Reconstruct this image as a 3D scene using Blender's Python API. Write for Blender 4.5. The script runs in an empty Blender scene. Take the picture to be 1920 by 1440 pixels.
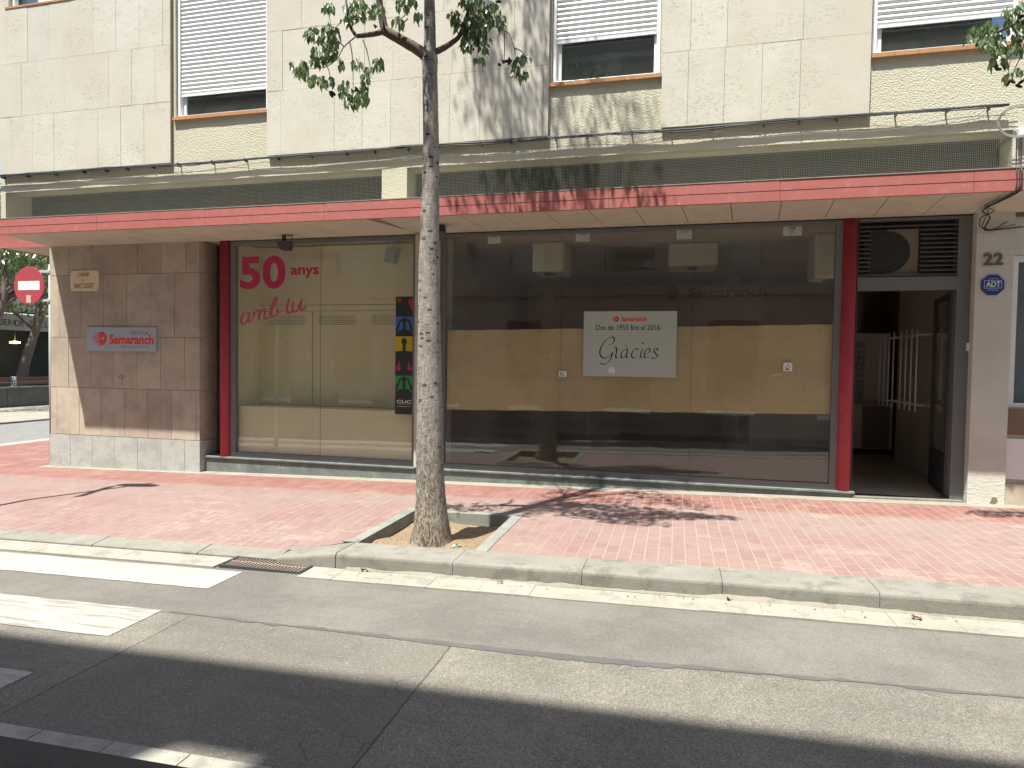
import bpy, math, random
from mathutils import Vector, Matrix
random.seed(7)
D = bpy.data; C = bpy.context; S = C.scene
COL = S.collection
# ------------------------------------------------------------------ camera, sky, sun, exposure
CAMY = -8.25; CAMH = 1.5; F = 1230.0
RV = Vector((0.97007381, 0.24241278, 0.01388684))
UV_ = Vector((-0.02143072, 0.02851077, 0.99936373))
FW = Vector((-0.24186262, 0.96975419, -0.03285263))
cd = D.cameras.new('camera'); cam = D.objects.new('camera', cd); COL.objects.link(cam)
cd.sensor_width = 36; cd.lens = 36*F/1920; cd.clip_end = 800; cd.clip_start = 0.05
m = Matrix((RV, UV_, -FW)).transposed().to_4x4(); m.translation = Vector((0, CAMY, CAMH))
cam.matrix_world = m; S.camera = cam
SUND = Vector((0.466, 1.0, -2.92)).normalized()
w = D.worlds.new('World'); S.world = w; w.use_nodes = True
nt = w.node_tree; bg = nt.nodes['Background']
sk = nt.nodes.new('ShaderNodeTexSky'); sk.sky_type = 'NISHITA'; sk.sun_disc = False
sk.sun_elevation = math.asin(-SUND.z); sk.sun_rotation = math.atan2(-SUND.x, -SUND.y)
sk.air_density = 1.0; sk.dust_density = 1.6; sk.ozone_density = 1.0
nt.links.new(sk.outputs[0], bg.inputs[0]); bg.inputs[1].default_value = 0.11
sl = D.lights.new('sun', 'SUN'); sl.energy = 5.0; sl.angle = math.radians(0.55); sl.color = (1, 0.978, 0.89)
so = D.objects.new('sun', sl); COL.objects.link(so); so.rotation_euler = SUND.to_track_quat('-Z', 'Y').to_euler(); so.location = (-6, -14, 30)
S.view_settings.view_transform = 'Standard'; S.view_settings.look = 'None'
S.view_settings.gamma = 1; S.view_settings.exposure = 1.10
S.cycles.max_bounces = 10; S.cycles.transparent_max_bounces = 24

def P(px, py, Y=0.0):
    "point of the plane y = Y seen at a pixel of the 1920x1440 photograph"
    r = FW + RV*((px-960)/F) - UV_*((py-720)/F)
    t = (Y-CAMY)/r.y
    return Vector((0, CAMY, CAMH)) + r*t
SL = 0.0181766
def g(x): return SL*(max(-40, min(40, x))-3.177)

# ------------------------------------------------------------------ object helpers
def tag(o, label=None, cat=None, group=None, kind=None):
    for k, v in (('label', label), ('category', cat), ('group', group), ('kind', kind)):
        if v: o[k] = v
    return o
def thing(name, loc, label, cat, group=None):
    o = D.objects.new(name, None); COL.objects.link(o); o.location = loc; o.empty_display_size = 0.2
    return tag(o, label, cat, group)
class MB:
    def __init__(s): s.v = []; s.f = []; s.sm = []
    def quad(s, *p):
        n = len(s.v); s.v += [tuple(q) for q in p]; s.f.append(tuple(range(n, n+len(p)))); return s
    def box(s, x0, x1, y0, y1, z0, z1):
        n = len(s.v)
        s.v += [(x0,y0,z0),(x1,y0,z0),(x1,y1,z0),(x0,y1,z0),(x0,y0,z1),(x1,y0,z1),(x1,y1,z1),(x0,y1,z1)]
        s.f += [tuple(n+i for i in q) for q in ((0,3,2,1),(4,5,6,7),(0,1,5,4),(1,2,6,5),(2,3,7,6),(3,0,4,7))]
        return s
    def hexa(s, p):   # 8 points, bottom ring then top ring
        n = len(s.v); s.v += [tuple(q) for q in p]
        s.f += [tuple(n+i for i in q) for q in ((0,3,2,1),(4,5,6,7),(0,1,5,4),(1,2,6,5),(2,3,7,6),(3,0,4,7))]
        return s
    def prism(s, pts, y0, y1):   # polygon in x,z extruded along y
        n = len(s.v); k = len(pts)
        s.v += [(x, y0, z) for x, z in pts] + [(x, y1, z) for x, z in pts]
        s.f.append(tuple(range(n, n+k))); s.f.append(tuple(range(n+2*k-1, n+k-1, -1)))
        for i in range(k): j = (i+1) % k; s.f.append((n+i, n+k+i, n+k+j, n+j))
        return s
    def tube(s, pts, rad, seg=8, cap=True, wob=0.0, seed=0):
        rnd = random.Random(seed)
        pts = [Vector(p) for p in pts]
        if not hasattr(rad, '__len__'): rad = [rad]*len(pts)
        n0 = len(s.v); up = None
        for i, p in enumerate(pts):
            d = (pts[min(i+1, len(pts)-1)] - pts[max(i-1, 0)])
            if d.length < 1e-9: d = Vector((0, 0, 1))
            d.normalize()
            if up is None: up = Vector((1, 0, 0)) if abs(d.x) < .8 else Vector((0, 1, 0))
            a = (up - d*up.dot(d)).normalized(); up = a; b = d.cross(a)
            for j in range(seg):
                t = 2*math.pi*j/seg; r = rad[i]*(1+wob*(rnd.random()-.5))
                s.v.append(tuple(p + a*math.cos(t)*r + b*math.sin(t)*r))
        for i in range(len(pts)-1):
            for j in range(seg):
                k = (j+1) % seg
                s.sm.append(len(s.f)); s.f.append((n0+i*seg+j, n0+i*seg+k, n0+(i+1)*seg+k, n0+(i+1)*seg+j))
        if cap:
            s.f.append(tuple(n0+j for j in range(seg-1, -1, -1)))
            e = n0+(len(pts)-1)*seg; s.f.append(tuple(e+j for j in range(seg)))
        return s
    def disc(s, c, r, y0, y1, seg=32):
        return s.prism([(c[0]+r*math.cos(2*math.pi*i/seg), c[1]+r*math.sin(2*math.pi*i/seg)) for i in range(seg)], y0, y1)
    def build(s, name, mat, parent=None, bevel=0, origin=None, wn=False):
        off = Vector(parent_world(parent)) if parent else Vector(origin or (0, 0, 0))
        me = D.meshes.new(name)
        me.from_pydata([(a-off.x, b-off.y, c-off.z) for a, b, c in s.v], [], s.f); me.update()
        for i in s.sm: me.polygons[i].use_smooth = True
        me.materials.append(mat)
        o = D.objects.new(name, me); COL.objects.link(o)
        if parent: o.parent = parent
        else: o.location = off
        if bevel:
            b = o.modifiers.new('bevel', 'BEVEL'); b.width = bevel; b.segments = 2; b.limit_method = 'ANGLE'; b.angle_limit = .7
        return o
def parent_world(o):
    v = Vector((0, 0, 0))
    while o: v += o.location; o = o.parent
    return v
def grid_wall(holes, xs0, xs1, z0, z1, y0, y1, reveal=None):
    "wall in the x-z plane with rectangular openings, front at y0, back at y1"
    mb = MB()
    xs = sorted({xs0, xs1, *[v for h in holes for v in h[:2] if xs0 < v < xs1]})
    zs = sorted({z0, z1, *[v for h in holes for v in h[2:] if z0 < v < z1]})
    for a, b in zip(xs, xs[1:]):
        for c, d in zip(zs, zs[1:]):
            mx, mz = (a+b)/2, (c+d)/2
            if any(h[0] < mx < h[1] and h[2] < mz < h[3] for h in holes): continue
            mb.quad((a,y0,c),(b,y0,c),(b,y0,d),(a,y0,d)); mb.quad((b,y1,c),(a,y1,c),(a,y1,d),(b,y1,d))
    for x0, x1, c, d in holes:
        x0 = max(x0, xs0); x1 = min(x1, xs1); c = max(c, z0); d = min(d, z1)
        mb.quad((x0,y0,c),(x0,y1,c),(x1,y1,c),(x1,y0,c)); mb.quad((x0,y0,d),(x1,y0,d),(x1,y1,d),(x0,y1,d))
        mb.quad((x0,y0,c),(x0,y0,d),(x0,y1,d),(x0,y1,c)); mb.quad((x1,y0,c),(x1,y1,c),(x1,y1,d),(x1,y0,d))
    mb.quad((xs0,y0,z0),(xs1,y0,z0),(xs1,y1,z0),(xs0,y1,z0)); mb.quad((xs0,y0,z1),(xs0,y1,z1),(xs1,y1,z1),(xs1,y0,z1))
    mb.quad((xs0,y0,z0),(xs0,y1,z0),(xs0,y1,z1),(xs0,y0,z1)); mb.quad((xs1,y0,z0),(xs1,y0,z1),(xs1,y1,z1),(xs1,y1,z0))
    return mb

# ------------------------------------------------------------------ materials
class N:
    def __init__(s, name):
        s.m = D.materials.new(name); s.m.use_nodes = True; s.t = s.m.node_tree
        s.b = s.t.nodes['Principled BSDF']; s.out = s.t.nodes['Material Output']
        s._co = None
    def n(s, typ, **kw):
        x = s.t.nodes.new('ShaderNode'+typ)
        for k, v in kw.items():
            if k in x.inputs.keys(): s.set(x.inputs[k], v)
            elif hasattr(x, k): setattr(x, k, v)
        return x
    def set(s, inp, v):
        if isinstance(v, bpy.types.NodeSocket): s.t.links.new(v, inp)
        elif hasattr(v, '__len__') and len(v) == 3 and inp.type == 'RGBA': inp.default_value = (*v, 1)
        else: inp.default_value = v
    def co(s, scale=(1, 1, 1), rot=(0, 0, 0)):
        g_ = s.n('NewGeometry')
        mp = s.n('Mapping'); s.t.links.new(g_.outputs['Position'], mp.inputs['Vector'])
        mp.inputs['Scale'].default_value = scale; mp.inputs['Rotation'].default_value = rot
        return mp.outputs[0]
    def noise(s, sc, det=4, rough=.6, scale=(1, 1, 1), dist=0):
        x = s.n('TexNoise'); s.t.links.new(s.co(scale), x.inputs['Vector'])
        x.inputs['Scale'].default_value = sc; x.inputs['Detail'].default_value = det; x.inputs['Roughness'].default_value = rough
        x.inputs['Distortion'].default_value = dist
        return x.outputs['Fac']
    def vor(s, sc, feat='F1', scale=(1, 1, 1)):
        x = s.n('TexVoronoi'); x.feature = feat; s.t.links.new(s.co(scale), x.inputs['Vector']); x.inputs['Scale'].default_value = sc
        return x
    def ramp(s, fac, stops):
        x = s.n('ValToRGB'); s.t.links.new(fac, x.inputs[0]); e = x.color_ramp.elements
        while len(e) < len(stops): e.new(.5)
        for i, (p, c) in enumerate(stops):
            e[i].position = p; c = (c, c, c) if not hasattr(c, '__len__') else c; e[i].color = (*c, 1)
        return x.outputs[0]
    def mix(s, fac, a, b, mode='MIX'):
        x = s.n('Mix'); x.data_type = 'RGBA'; x.blend_type = mode
        s.set(x.inputs[0], fac); s.set(x.inputs[6], a); s.set(x.inputs[7], b); return x.outputs[2]
    def math(s, op, a, b=0.0, c=0.0, clamp=False):
        x = s.n('Math'); x.operation = op; x.use_clamp = clamp; s.set(x.inputs[0], a); s.set(x.inputs[1], b); s.set(x.inputs[2], c); return x.outputs[0]
    def sep(s):
        g_ = s.n('NewGeometry'); x = s.n('SeparateXYZ'); s.t.links.new(g_.outputs['Position'], x.inputs[0]); return x.outputs
    def island(s): return s.n('NewGeometry').outputs['Random Per Island']
    def bump(s, h, st=.3, dist=.01, prev=None):
        x = s.n('Bump'); s.t.links.new(h, x.inputs['Height']); x.inputs['Strength'].default_value = st; x.inputs['Distance'].default_value = dist
        if prev is not None: s.t.links.new(prev, x.inputs['Normal'])
        s.t.links.new(x.outputs[0], s.b.inputs['Normal']); return x.outputs[0]
    def done(s, col=None, rough=.8, spec=.3, metal=0):
        if col is not None: s.set(s.b.inputs['Base Color'], col)
        s.set(s.b.inputs['Roughness'], rough); s.b.inputs['Specular IOR Level'].default_value = spec; s.b.inputs['Metallic'].default_value = metal
        return s.m
def plain(name, col, rough=.6, spec=.4, var=.12, sc=6, metal=0, bump=0.0, bsc=60, dirt=0.0):
    n = N(name)
    f = n.noise(sc, 5)
    c = n.mix(n.math('MULTIPLY', f, 1.0), tuple(v*(1-var) for v in col), tuple(min(1, v*(1+var)) for v in col))
    if dirt:
        c = n.mix(n.math('MULTIPLY', n.ramp(n.noise(3.1, 6, .75), [(.5, 0), (.72, 1)]), dirt), c, (.12, .11, .09))
    if bump: n.bump(n.noise(bsc, 4), bump, .01)
    return n.done(c, rough, spec, metal)

def mat_travertine(name, base, var, pits=1.0, band=(1, 1, 1)):
    n = N(name); isl = n.island()
    c = n.ramp(isl, [(0, tuple(v*(1-var) for v in base)), (.35, tuple(v*f for v, f in zip(base, (1.01, .975, .95)))), (.65, base), (1, tuple(v*(1+var*.6) for v in base))])
    c = n.mix(n.math('MULTIPLY', n.ramp(n.noise(1.2, 6, .7, band), [(.42, 0), (.6, 1)]), .40), c, tuple(v*f for v, f in zip(base, (.86, .80, .70))))
    c = n.mix(n.math('MULTIPLY', n.ramp(n.noise(9, 6, .75, (.6, 1, 4.5)), [(.47, 0), (.6, 1)]), .26), c, tuple(v*.78 for v in base))
    pit = n.ramp(n.noise(30, 4, .7, (1, 1, 2.0)), [(.585, 0), (.62, 1)])
    msk = n.ramp(n.math('ADD', n.noise(1.9, 3, .6), n.math('MULTIPLY', isl, .12)), [(.50, .04), (.66, 1)])
    pf = n.math('MULTIPLY', n.math('MULTIPLY', pit, msk), .6*pits)
    c = n.mix(pf, c, tuple(v*.42 for v in base))
    h = n.math('SUBTRACT', n.math('MULTIPLY', n.noise(22, 5, .7, (1, 1, 2)), .4), n.math('MULTIPLY', n.math('MULTIPLY', pit, msk), 1.2))
    n.bump(h, .35, .006)
    return n.done(c, .75, .3)
M = {}
M['trav'] = mat_travertine('travertine_cladding', (.56, .54, .47), .06)
M['sand'] = mat_travertine('pinkish_sandstone', (.49, .375, .27), .17, .7)
def mk_sand():
    n = N('sandstone_pillar'); isl = n.island()
    c = n.ramp(isl, [(0, (.39, .33, .265)), (.3, (.46, .39, .30)), (.55, (.49, .43, .335)), (.8, (.41, .34, .28)), (1, (.50, .445, .355))])
    c = n.mix(n.math('MULTIPLY', n.ramp(n.noise(2.2, 7, .75), [(.44, 0), (.62, 1)]), .42), c, (.20, .185, .155))
    c = n.mix(n.math('MULTIPLY', n.ramp(n.noise(30, 4, .7), [(.55, 0), (.75, 1)]), .25), c, (.22, .18, .15))
    n.bump(n.noise(40, 5, .7), .3, .004)
    return n.done(c, .8, .25)
M['sand'] = mk_sand()
def mk_granite(name, a, b, d):
    n = N(name)
    sp = n.noise(160, 3, .8)
    c = n.ramp(sp, [(.36, d), (.47, a), (.60, b)])
    c = n.mix(n.math('MULTIPLY', n.ramp(n.noise(3.5, 7, .75), [(.46, 0), (.6, 1)]), .5), c, tuple(v*.6 for v in a))
    c = n.mix(n.math('MULTIPLY', n.ramp(n.noise(6, 6, .7), [(.55, 0), (.68, 1)]), .35), c, (.42, .42, .38))
    n.bump(sp, .15, .002)
    return n.done(c, .6, .4)
M['granite'] = mk_granite('grey_granite', (.40, .415, .385), (.54, .55, .51), (.24, .25, .23))
M['dgranite'] = mk_granite('dark_green_granite', (.14, .165, .155), (.22, .25, .235), (.08, .095, .09))
def mk_stucco(name, base, st=.6, sc=70):
    n = N(name)
    f = n.noise(sc, 4, .65); b = n.vor(sc*.8)
    c = n.mix(n.ramp(n.noise(1.1, 6, .7), [(.35, 0), (.7, 1)]), base, tuple(v*f_ for v, f_ in zip(base, (.93, .91, .86))))
    c = n.mix(n.math('MULTIPLY', n.ramp(f, [(.3, 1), (.5, 0)]), .25), c, tuple(v*.7 for v in base))
    n.bump(n.math('ADD', f, n.math('MULTIPLY', b.outputs['Distance'], .7)), st, .012)
    return n.done(c, .9, .15)
M['stucco'] = mk_stucco('cream_roughcast', (.565, .54, .435))
M['band'] = mk_stucco('cream_render_band', (.55, .525, .43), .35, 60)
def mk_plaster():
    n = N('white_painted_pier')
    c = n.mix(n.ramp(n.noise(2, 6, .7), [(.35, 0), (.7, 1)]), (.59, .585, .515), (.51, .50, .43))
    st = n.ramp(n.noise(9, 5, .7, (.5, .5, 4)), [(.62, 0), (.7, 1)])
    c = n.mix(n.math('MULTIPLY', st, .3), c, (.35, .32, .28))
    n.bump(n.math('ADD', n.noise(14, 6, .7, (1, 1, 2.5)), n.math('MULTIPLY', st, -.5)), .5, .02)
    return n.done(c, .8, .2)
M['plaster'] = mk_plaster()
M['white'] = plain('white_paint', (.72, .72, .70), .45, .4, .05, 3)
M['alu'] = plain('white_aluminium', (.76, .77, .78), .35, .5, .04, 3)
M['graym'] = plain('grey_enamelled_frame', (.150, .160, .160), .38, .5, .10, 4)
M['dark'] = plain('dark_metal', (.05, .055, .055), .5, .4, .15)
M['dgray'] = plain('dark_grey_paint', (.05, .05, .05), .5, .4, .15)
def mk_red(name, col, dust):
    n = N(name)
    c = n.mix(n.ramp(n.noise(1.5, 5, .7, (.5, 1, 2)), [(.35, 0), (.7, 1)]), col, tuple(v*.86 for v in col))
    c = n.mix(n.math('MULTIPLY', n.ramp(n.noise(7, 6, .75), [(.5, 0), (.75, 1)]), dust), c, (.55, .38, .33))
    sp = n.ramp(n.noise(26, 2, .5), [(.755, 0), (.765, 1)])
    c = n.mix(n.math('MULTIPLY', sp, .6), c, (.62, .5, .46))
    st = n.ramp(n.noise(5, 5, .75, (2.2, 1, .35)), [(.54, 0), (.64, 1)])
    c = n.mix(n.math('MULTIPLY', st, dust*.9), c, tuple(v*.62 for v in col))
    n.bump(n.noise(4, 4, .6), .12, .02)
    return n.done(c, .55, .3)
M['redf'] = mk_red('red_painted_fascia', (.41, .135, .12), .22)
M['redc'] = mk_red('red_painted_column', (.38, .045, .062), .08)
M['soffit'] = plain('sandy_soffit_stone', (.50, .465, .375), .8, .2, .25, 3, bump=.2, bsc=40, dirt=.2)
M['terra'] = plain('terracotta_tile', (.42, .22, .105), .65, .3, .25, 9, bump=.2)
def mk_glass(name='window_glass', tint=(.93, .95, .94), f0=.06, dirt=.022):
    n = N(name)
    tr = n.n('BsdfTransparent'); tr.inputs[0].default_value = (*tint, 1)
    gl = n.n('BsdfGlossy'); gl.inputs['Roughness'].default_value = .004; gl.inputs['Color'].default_value = (1, 1, 1, 1)
    bp = n.n('Bump'); n.t.links.new(n.noise(1.3, 2, .5), bp.inputs['Height']); bp.inputs['Strength'].default_value = .5; bp.inputs['Distance'].default_value = .0035; n.t.links.new(bp.outputs[0], gl.inputs['Normal'])
    lw = n.n('LayerWeight'); lw.inputs[0].default_value = .5
    f = n.math('POWER', lw.outputs['Facing'], 5.0); f = n.math('MULTIPLY_ADD', f, .9, f0, clamp=True)
    mx = n.n('MixShader'); n.t.links.new(f, mx.inputs[0]); n.t.links.new(tr.outputs[0], mx.inputs[1]); n.t.links.new(gl.outputs[0], mx.inputs[2])
    df = n.n('BsdfDiffuse'); df.inputs[0].default_value = (.62, .62, .56, 1); m2 = n.n('MixShader')  # pale veil paints haze over the darks, together with dirt smears and specks
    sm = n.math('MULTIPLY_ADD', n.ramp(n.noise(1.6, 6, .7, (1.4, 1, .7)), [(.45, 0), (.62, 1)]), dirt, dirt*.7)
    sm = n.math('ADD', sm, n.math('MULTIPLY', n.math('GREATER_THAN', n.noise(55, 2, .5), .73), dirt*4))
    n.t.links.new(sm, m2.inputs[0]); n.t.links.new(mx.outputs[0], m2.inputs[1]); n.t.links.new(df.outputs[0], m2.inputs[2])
    n.t.links.new(m2.outputs[0], n.out.inputs[0]); n.t.nodes.remove(n.b)
    return n.m
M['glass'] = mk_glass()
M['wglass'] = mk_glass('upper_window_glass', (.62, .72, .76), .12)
def mk_kraft():
    n = N('kraft_paper')
    c = n.mix(n.ramp(n.noise(1.1, 5, .7, (1, 1, 1.6)), [(.40, 0), (.6, 1)]), (.64, .485, .26), (.57, .435, .235))
    c = n.mix(n.math('MULTIPLY', n.ramp(n.noise(24, 5, .7, (.3, 1, 2)), [(.45, 0), (.65, 1)]), .15), c, (.38, .28, .15))
    n.bump(n.math('ADD', n.noise(3, 5, .6, (1, 1, .8)), n.math('MULTIPLY', n.noise(9, 3, .5, (2.5, 1, .5)), .3)), .6, .03)
    return n.done(c, .7, .3)
M['kraft'] = mk_kraft()
M['beige'] = plain('beige_display_panel', (.82, .75, .50), .55, .4, .05, 1.5)
M['beige2'] = plain('pale_beige_panel', (.84, .78, .54), .5, .4, .04, 1.5)
M['beiged'] = plain('beige_panel_joint', (.26, .22, .15), .7, .2)
M['brownw'] = plain('brown_interior_wall', (.30, .235, .195), .8, .2, .15, .8)
M['greyw'] = plain('grey_interior_wall', (.52, .48, .42), .8, .2, .1, .8)
M['floor'] = plain('shop_floor_tile', (.42, .37, .31), .3, .5, .2, 2)
M['ceil'] = plain('shop_ceiling', (.45, .40, .34), .9, .1, .1, 1)
M['acb'] = plain('shaded_beige_casing', (.20, .17, .125), .6, .3, .08)  # beige darkened in its colour for the shadow behind the louvre
M['boxw'] = plain('cream_ceiling_unit', (.62, .57, .42), .5, .4, .04)
M['cab'] = plain('white_cabinet', (.78, .74, .66), .45, .4, .06)
M['poster'] = plain('poster_paper', (.44, .50, .44), .4, .4, .03, 1)
M['paper'] = plain('white_card', (.68, .72, .70), .6, .3, .03)
M['ink'] = plain('black_ink', (.035, .04, .035), .5, .3, .05)
M['inkred'] = plain('red_ink', (.70, .055, .045), .5, .3, .05)
M['vinyl'] = plain('crimson_vinyl', (.42, .03, .085), .4, .4, .08)
M['vinyl2'] = plain('faded_crimson_vinyl', (.44, .085, .15), .4, .4, .12)
M['ghost'] = plain('worn_dark_red_letters', (.17, .06, .05), .7, .2, .2)
M['signgrey'] = plain('grey_sign_plate', (.38, .42, .46), .4, .5, .04)
M['ivory'] = plain('ivory_enamel_plate', (.68, .60, .40), .45, .5, .06, bump=.03)
M['plred'] = plain('plate_red_paint', (.42, .05, .04), .5, .3, .1)
M['bronze'] = plain('dark_bronze', (.13, .115, .10), .45, .4, .2)
M['blue'] = plain('blue_sign_plastic', (.02, .045, .26), .4, .4, .08)
M['signred'] = plain('traffic_sign_red', (.38, .06, .075), .4, .5, .10, 3)
M['signwhite'] = plain('traffic_sign_white', (.78, .78, .76), .4, .5, .03)
M['galv'] = plain('galvanised_steel', (.42, .45, .49), .45, .5, .12, 12)
M['tapew'] = plain('faded_sticker', (.52, .40, .34), .7, .2, .1)
M['brass'] = plain('aged_brass', (.35, .26, .13), .4, .5, .1, metal=.6)
M['cable'] = plain('black_cable', (.035, .04, .045), .5, .4, .2)
M['cableg'] = plain('grey_cable', (.28, .28, .26), .6, .3, .2)
M['wire'] = plain('galvanised_wire', (.25, .25, .21), .5, .4, .15)
M['lining'] = plain('shaded_cream_render', (.17, .155, .12), .9, .1, .3, 3)  # cream render with the shade of the recess put into its colour
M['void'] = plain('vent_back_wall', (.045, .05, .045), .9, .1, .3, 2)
def mk_concrete(name, a, b, st=.3, streak=False):
    n = N(name)
    c = n.mix(n.ramp(n.noise(2.3, 7, .75), [(.35, 0), (.68, 1)]), a, b)
    c = n.mix(n.math('MULTIPLY', n.ramp(n.noise(120, 3, .75), [(.36, 1), (.5, 0)]), .4), c, tuple(v*.55 for v in a))
    c = n.mix(n.math('MULTIPLY', n.ramp(n.noise(5, 6, .75), [(.52, 0), (.62, 1)]), .5), c, tuple(v*.6 for v in b))
    n.bump(n.noise(60, 5, .7), st, .006)
    return n.done(c, .85, .2)
M['kerb'] = mk_concrete('kerb_concrete', (.245, .234, .205), (.18, .17, .145), .5)
M['gutter'] = mk_concrete('white_gutter_tiles', (.315, .302, .26), (.255, .243, .205))
M['cement'] = mk_concrete('pale_cement', (.30, .275, .23), (.24, .215, .18))
M['edging'] = mk_concrete('tree_pit_edging', (.25, .26, .235), (.20, .20, .175))
def mk_earth():
    n = N('sandy_earth')
    c = n.mix(n.ramp(n.noise(7, 7, .8), [(.35, 0), (.65, 1)]), (.44, .335, .215), (.36, .26, .165))
    c = n.mix(n.math('MULTIPLY', n.ramp(n.noise(34, 5, .8), [(.50, 0), (.60, 1)]), .6), c, (.19, .13, .085))
    c = n.mix(n.math('MULTIPLY', n.ramp(n.noise(70, 3, .7), [(.57, 0), (.62, 1)]), .6), c, (.46, .40, .31))
    n.bump(n.noise(26, 6, .8), 1.0, .05); return n.done(c, .95, .1)
M['earth'] = mk_earth()
def mk_asphalt():
    n = N('asphalt'); X, Y, Z = n.sep()
    fine = n.noise(150, 3, .85); v = n.vor(170)
    south = n.math('LESS_THAN', n.math('ADD', Y, n.math('MULTIPLY', n.noise(1.3, 4, .6, (1, 0, 1)), .10)), -4.47)
    east = n.math('GREATER_THAN', X, -3.15)
    patch = n.math('MULTIPLY', n.math('MULTIPLY', east, n.math('LESS_THAN', X, -1.28)), south)
    base = n.mix(n.ramp(n.noise(.8, 6, .7), [(.42, 0), (.58, 1)]), (.168, .155, .136), (.132, .121, .108))
    bs = n.mix(n.ramp(n.noise(.9, 5, .7), [(.42, 0), (.58, 1)]), (.195, .180, .150), (.155, .143, .120))
    c = n.mix(south, base, bs)
    c = n.mix(n.math('MULTIPLY', patch, .5), c, (.138, .126, .110))
    agg = n.ramp(v.outputs['Color'], [(.25, .6), (.5, 1.0), (.8, 1.45)])
    am = n.math('MULTIPLY_ADD', south, .35, .35)
    am = n.math('SUBTRACT', am, n.math('MULTIPLY', patch, .3))
    c = n.mix(am, c, n.mix(1.0, c, agg, 'MULTIPLY'))
    chips = n.ramp(n.noise(75, 2, .5), [(.60, 0), (.66, 1)]); c = n.mix(n.math('MULTIPLY', chips, n.math('MULTIPLY_ADD', south, .28, .14)), c, (.34, .32, .28))
    c = n.mix(n.math('MULTIPLY', n.ramp(fine, [(.3, 1), (.5, 0)]), .45), c, (.07, .066, .06))
    c = n.mix(n.math('MULTIPLY', n.ramp(n.noise(2.5, 7, .75, (.35, 1.5, 1)), [(.53, 0), (.62, 1)]), .28), c, (.10, .095, .09))
    # cracks inside the patch
    ck = n.n('TexVoronoi'); ck.feature = 'DISTANCE_TO_EDGE'
    wv = n.n('TexNoise'); n.t.links.new(n.co(), wv.inputs['Vector']); wv.inputs['Scale'].default_value = 6; wv.inputs['Detail'].default_value = 5
    va = n.n('VectorMath'); va.operation = 'MULTIPLY_ADD'; n.t.links.new(wv.outputs['Color'], va.inputs[0]); va.inputs[1].default_value = (.18, .18, .0); n.t.links.new(n.co(), va.inputs[2])
    n.t.links.new(va.outputs[0], ck.inputs['Vector']); ck.inputs['Scale'].default_value = 4.5
    cm = n.math('MULTIPLY', n.math('LESS_THAN', ck.outputs['Distance'], .016), n.ramp(n.noise(1.9, 2, .5), [(.52, 0), (.6, 1)]))
    cm = n.math('MULTIPLY', cm, patch)
    c = n.mix(n.math('MULTIPLY', cm, .38), c, (.04, .038, .036))
    # edges of the patch and long joint
    for xx in (-3.15, -1.28):
        e = n.math('COMPARE', n.math('ADD', X, n.math('MULTIPLY', n.noise(5, 4, .7), .03)), xx+.015, .006)
        c = n.mix(n.math('MULTIPLY', n.math('MULTIPLY', e, south), .8), c, (.06, .055, .05))
    h = n.math('SUBTRACT', n.math('ADD', n.math('MULTIPLY', v.outputs['Distance'], n.math('MULTIPLY_ADD', south, .8, .5)), n.math('MULTIPLY', fine, .5)), cm)
    n.bump(h, .55, .006)
    return n.done(c, .85, .25)
M['asphalt'] = mk_asphalt()
M['asphalt2'] = mk_concrete('side_asphalt', (.20, .195, .185), (.165, .16, .155))
M['seal'] = plain('bitumen_joint', (.095, .094, .088), .6, .4, .25, 8, bump=.3)
def mk_marking():
    n = N('worn_white_marking')
    a = n.math('MULTIPLY', n.ramp(n.noise(8, 6, .75, (.22, 3.2, 1)), [(.50, 0), (.57, 1)]), n.math('MULTIPLY_ADD', n.math('LESS_THAN', n.sep()[1], -4.2), .75, .25))
    v = n.noise(70, 3, .8)
    c = n.mix(n.ramp(n.noise(1.4, 4, .6), [(.3, 0), (.7, 1)]), (.36, .355, .33), (.305, .295, .26))
    c = n.mix(n.math('MULTIPLY', a, .75), c, (.17, .16, .14))
    ck = n.n('TexVoronoi'); ck.feature = 'DISTANCE_TO_EDGE'; n.t.links.new(n.co((2.2, 3.5, 1)), ck.inputs['Vector']); ck.inputs['Scale'].default_value = 2.2
    c = n.mix(n.math('MULTIPLY', n.math('LESS_THAN', n.math('ADD', ck.outputs['Distance'], n.math('MULTIPLY', n.noise(14, 4, .7), .05)), .032), .45), c, (.2, .19, .17))
    c = n.mix(n.math('MULTIPLY', n.ramp(v, [(.3, 1), (.42, 0)]), .3), c, (.2, .19, .17))
    n.bump(n.noise(110, 4, .8), .4, .004)
    return n.done(c, .7, .3)
M['mark'] = mk_marking()
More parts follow.
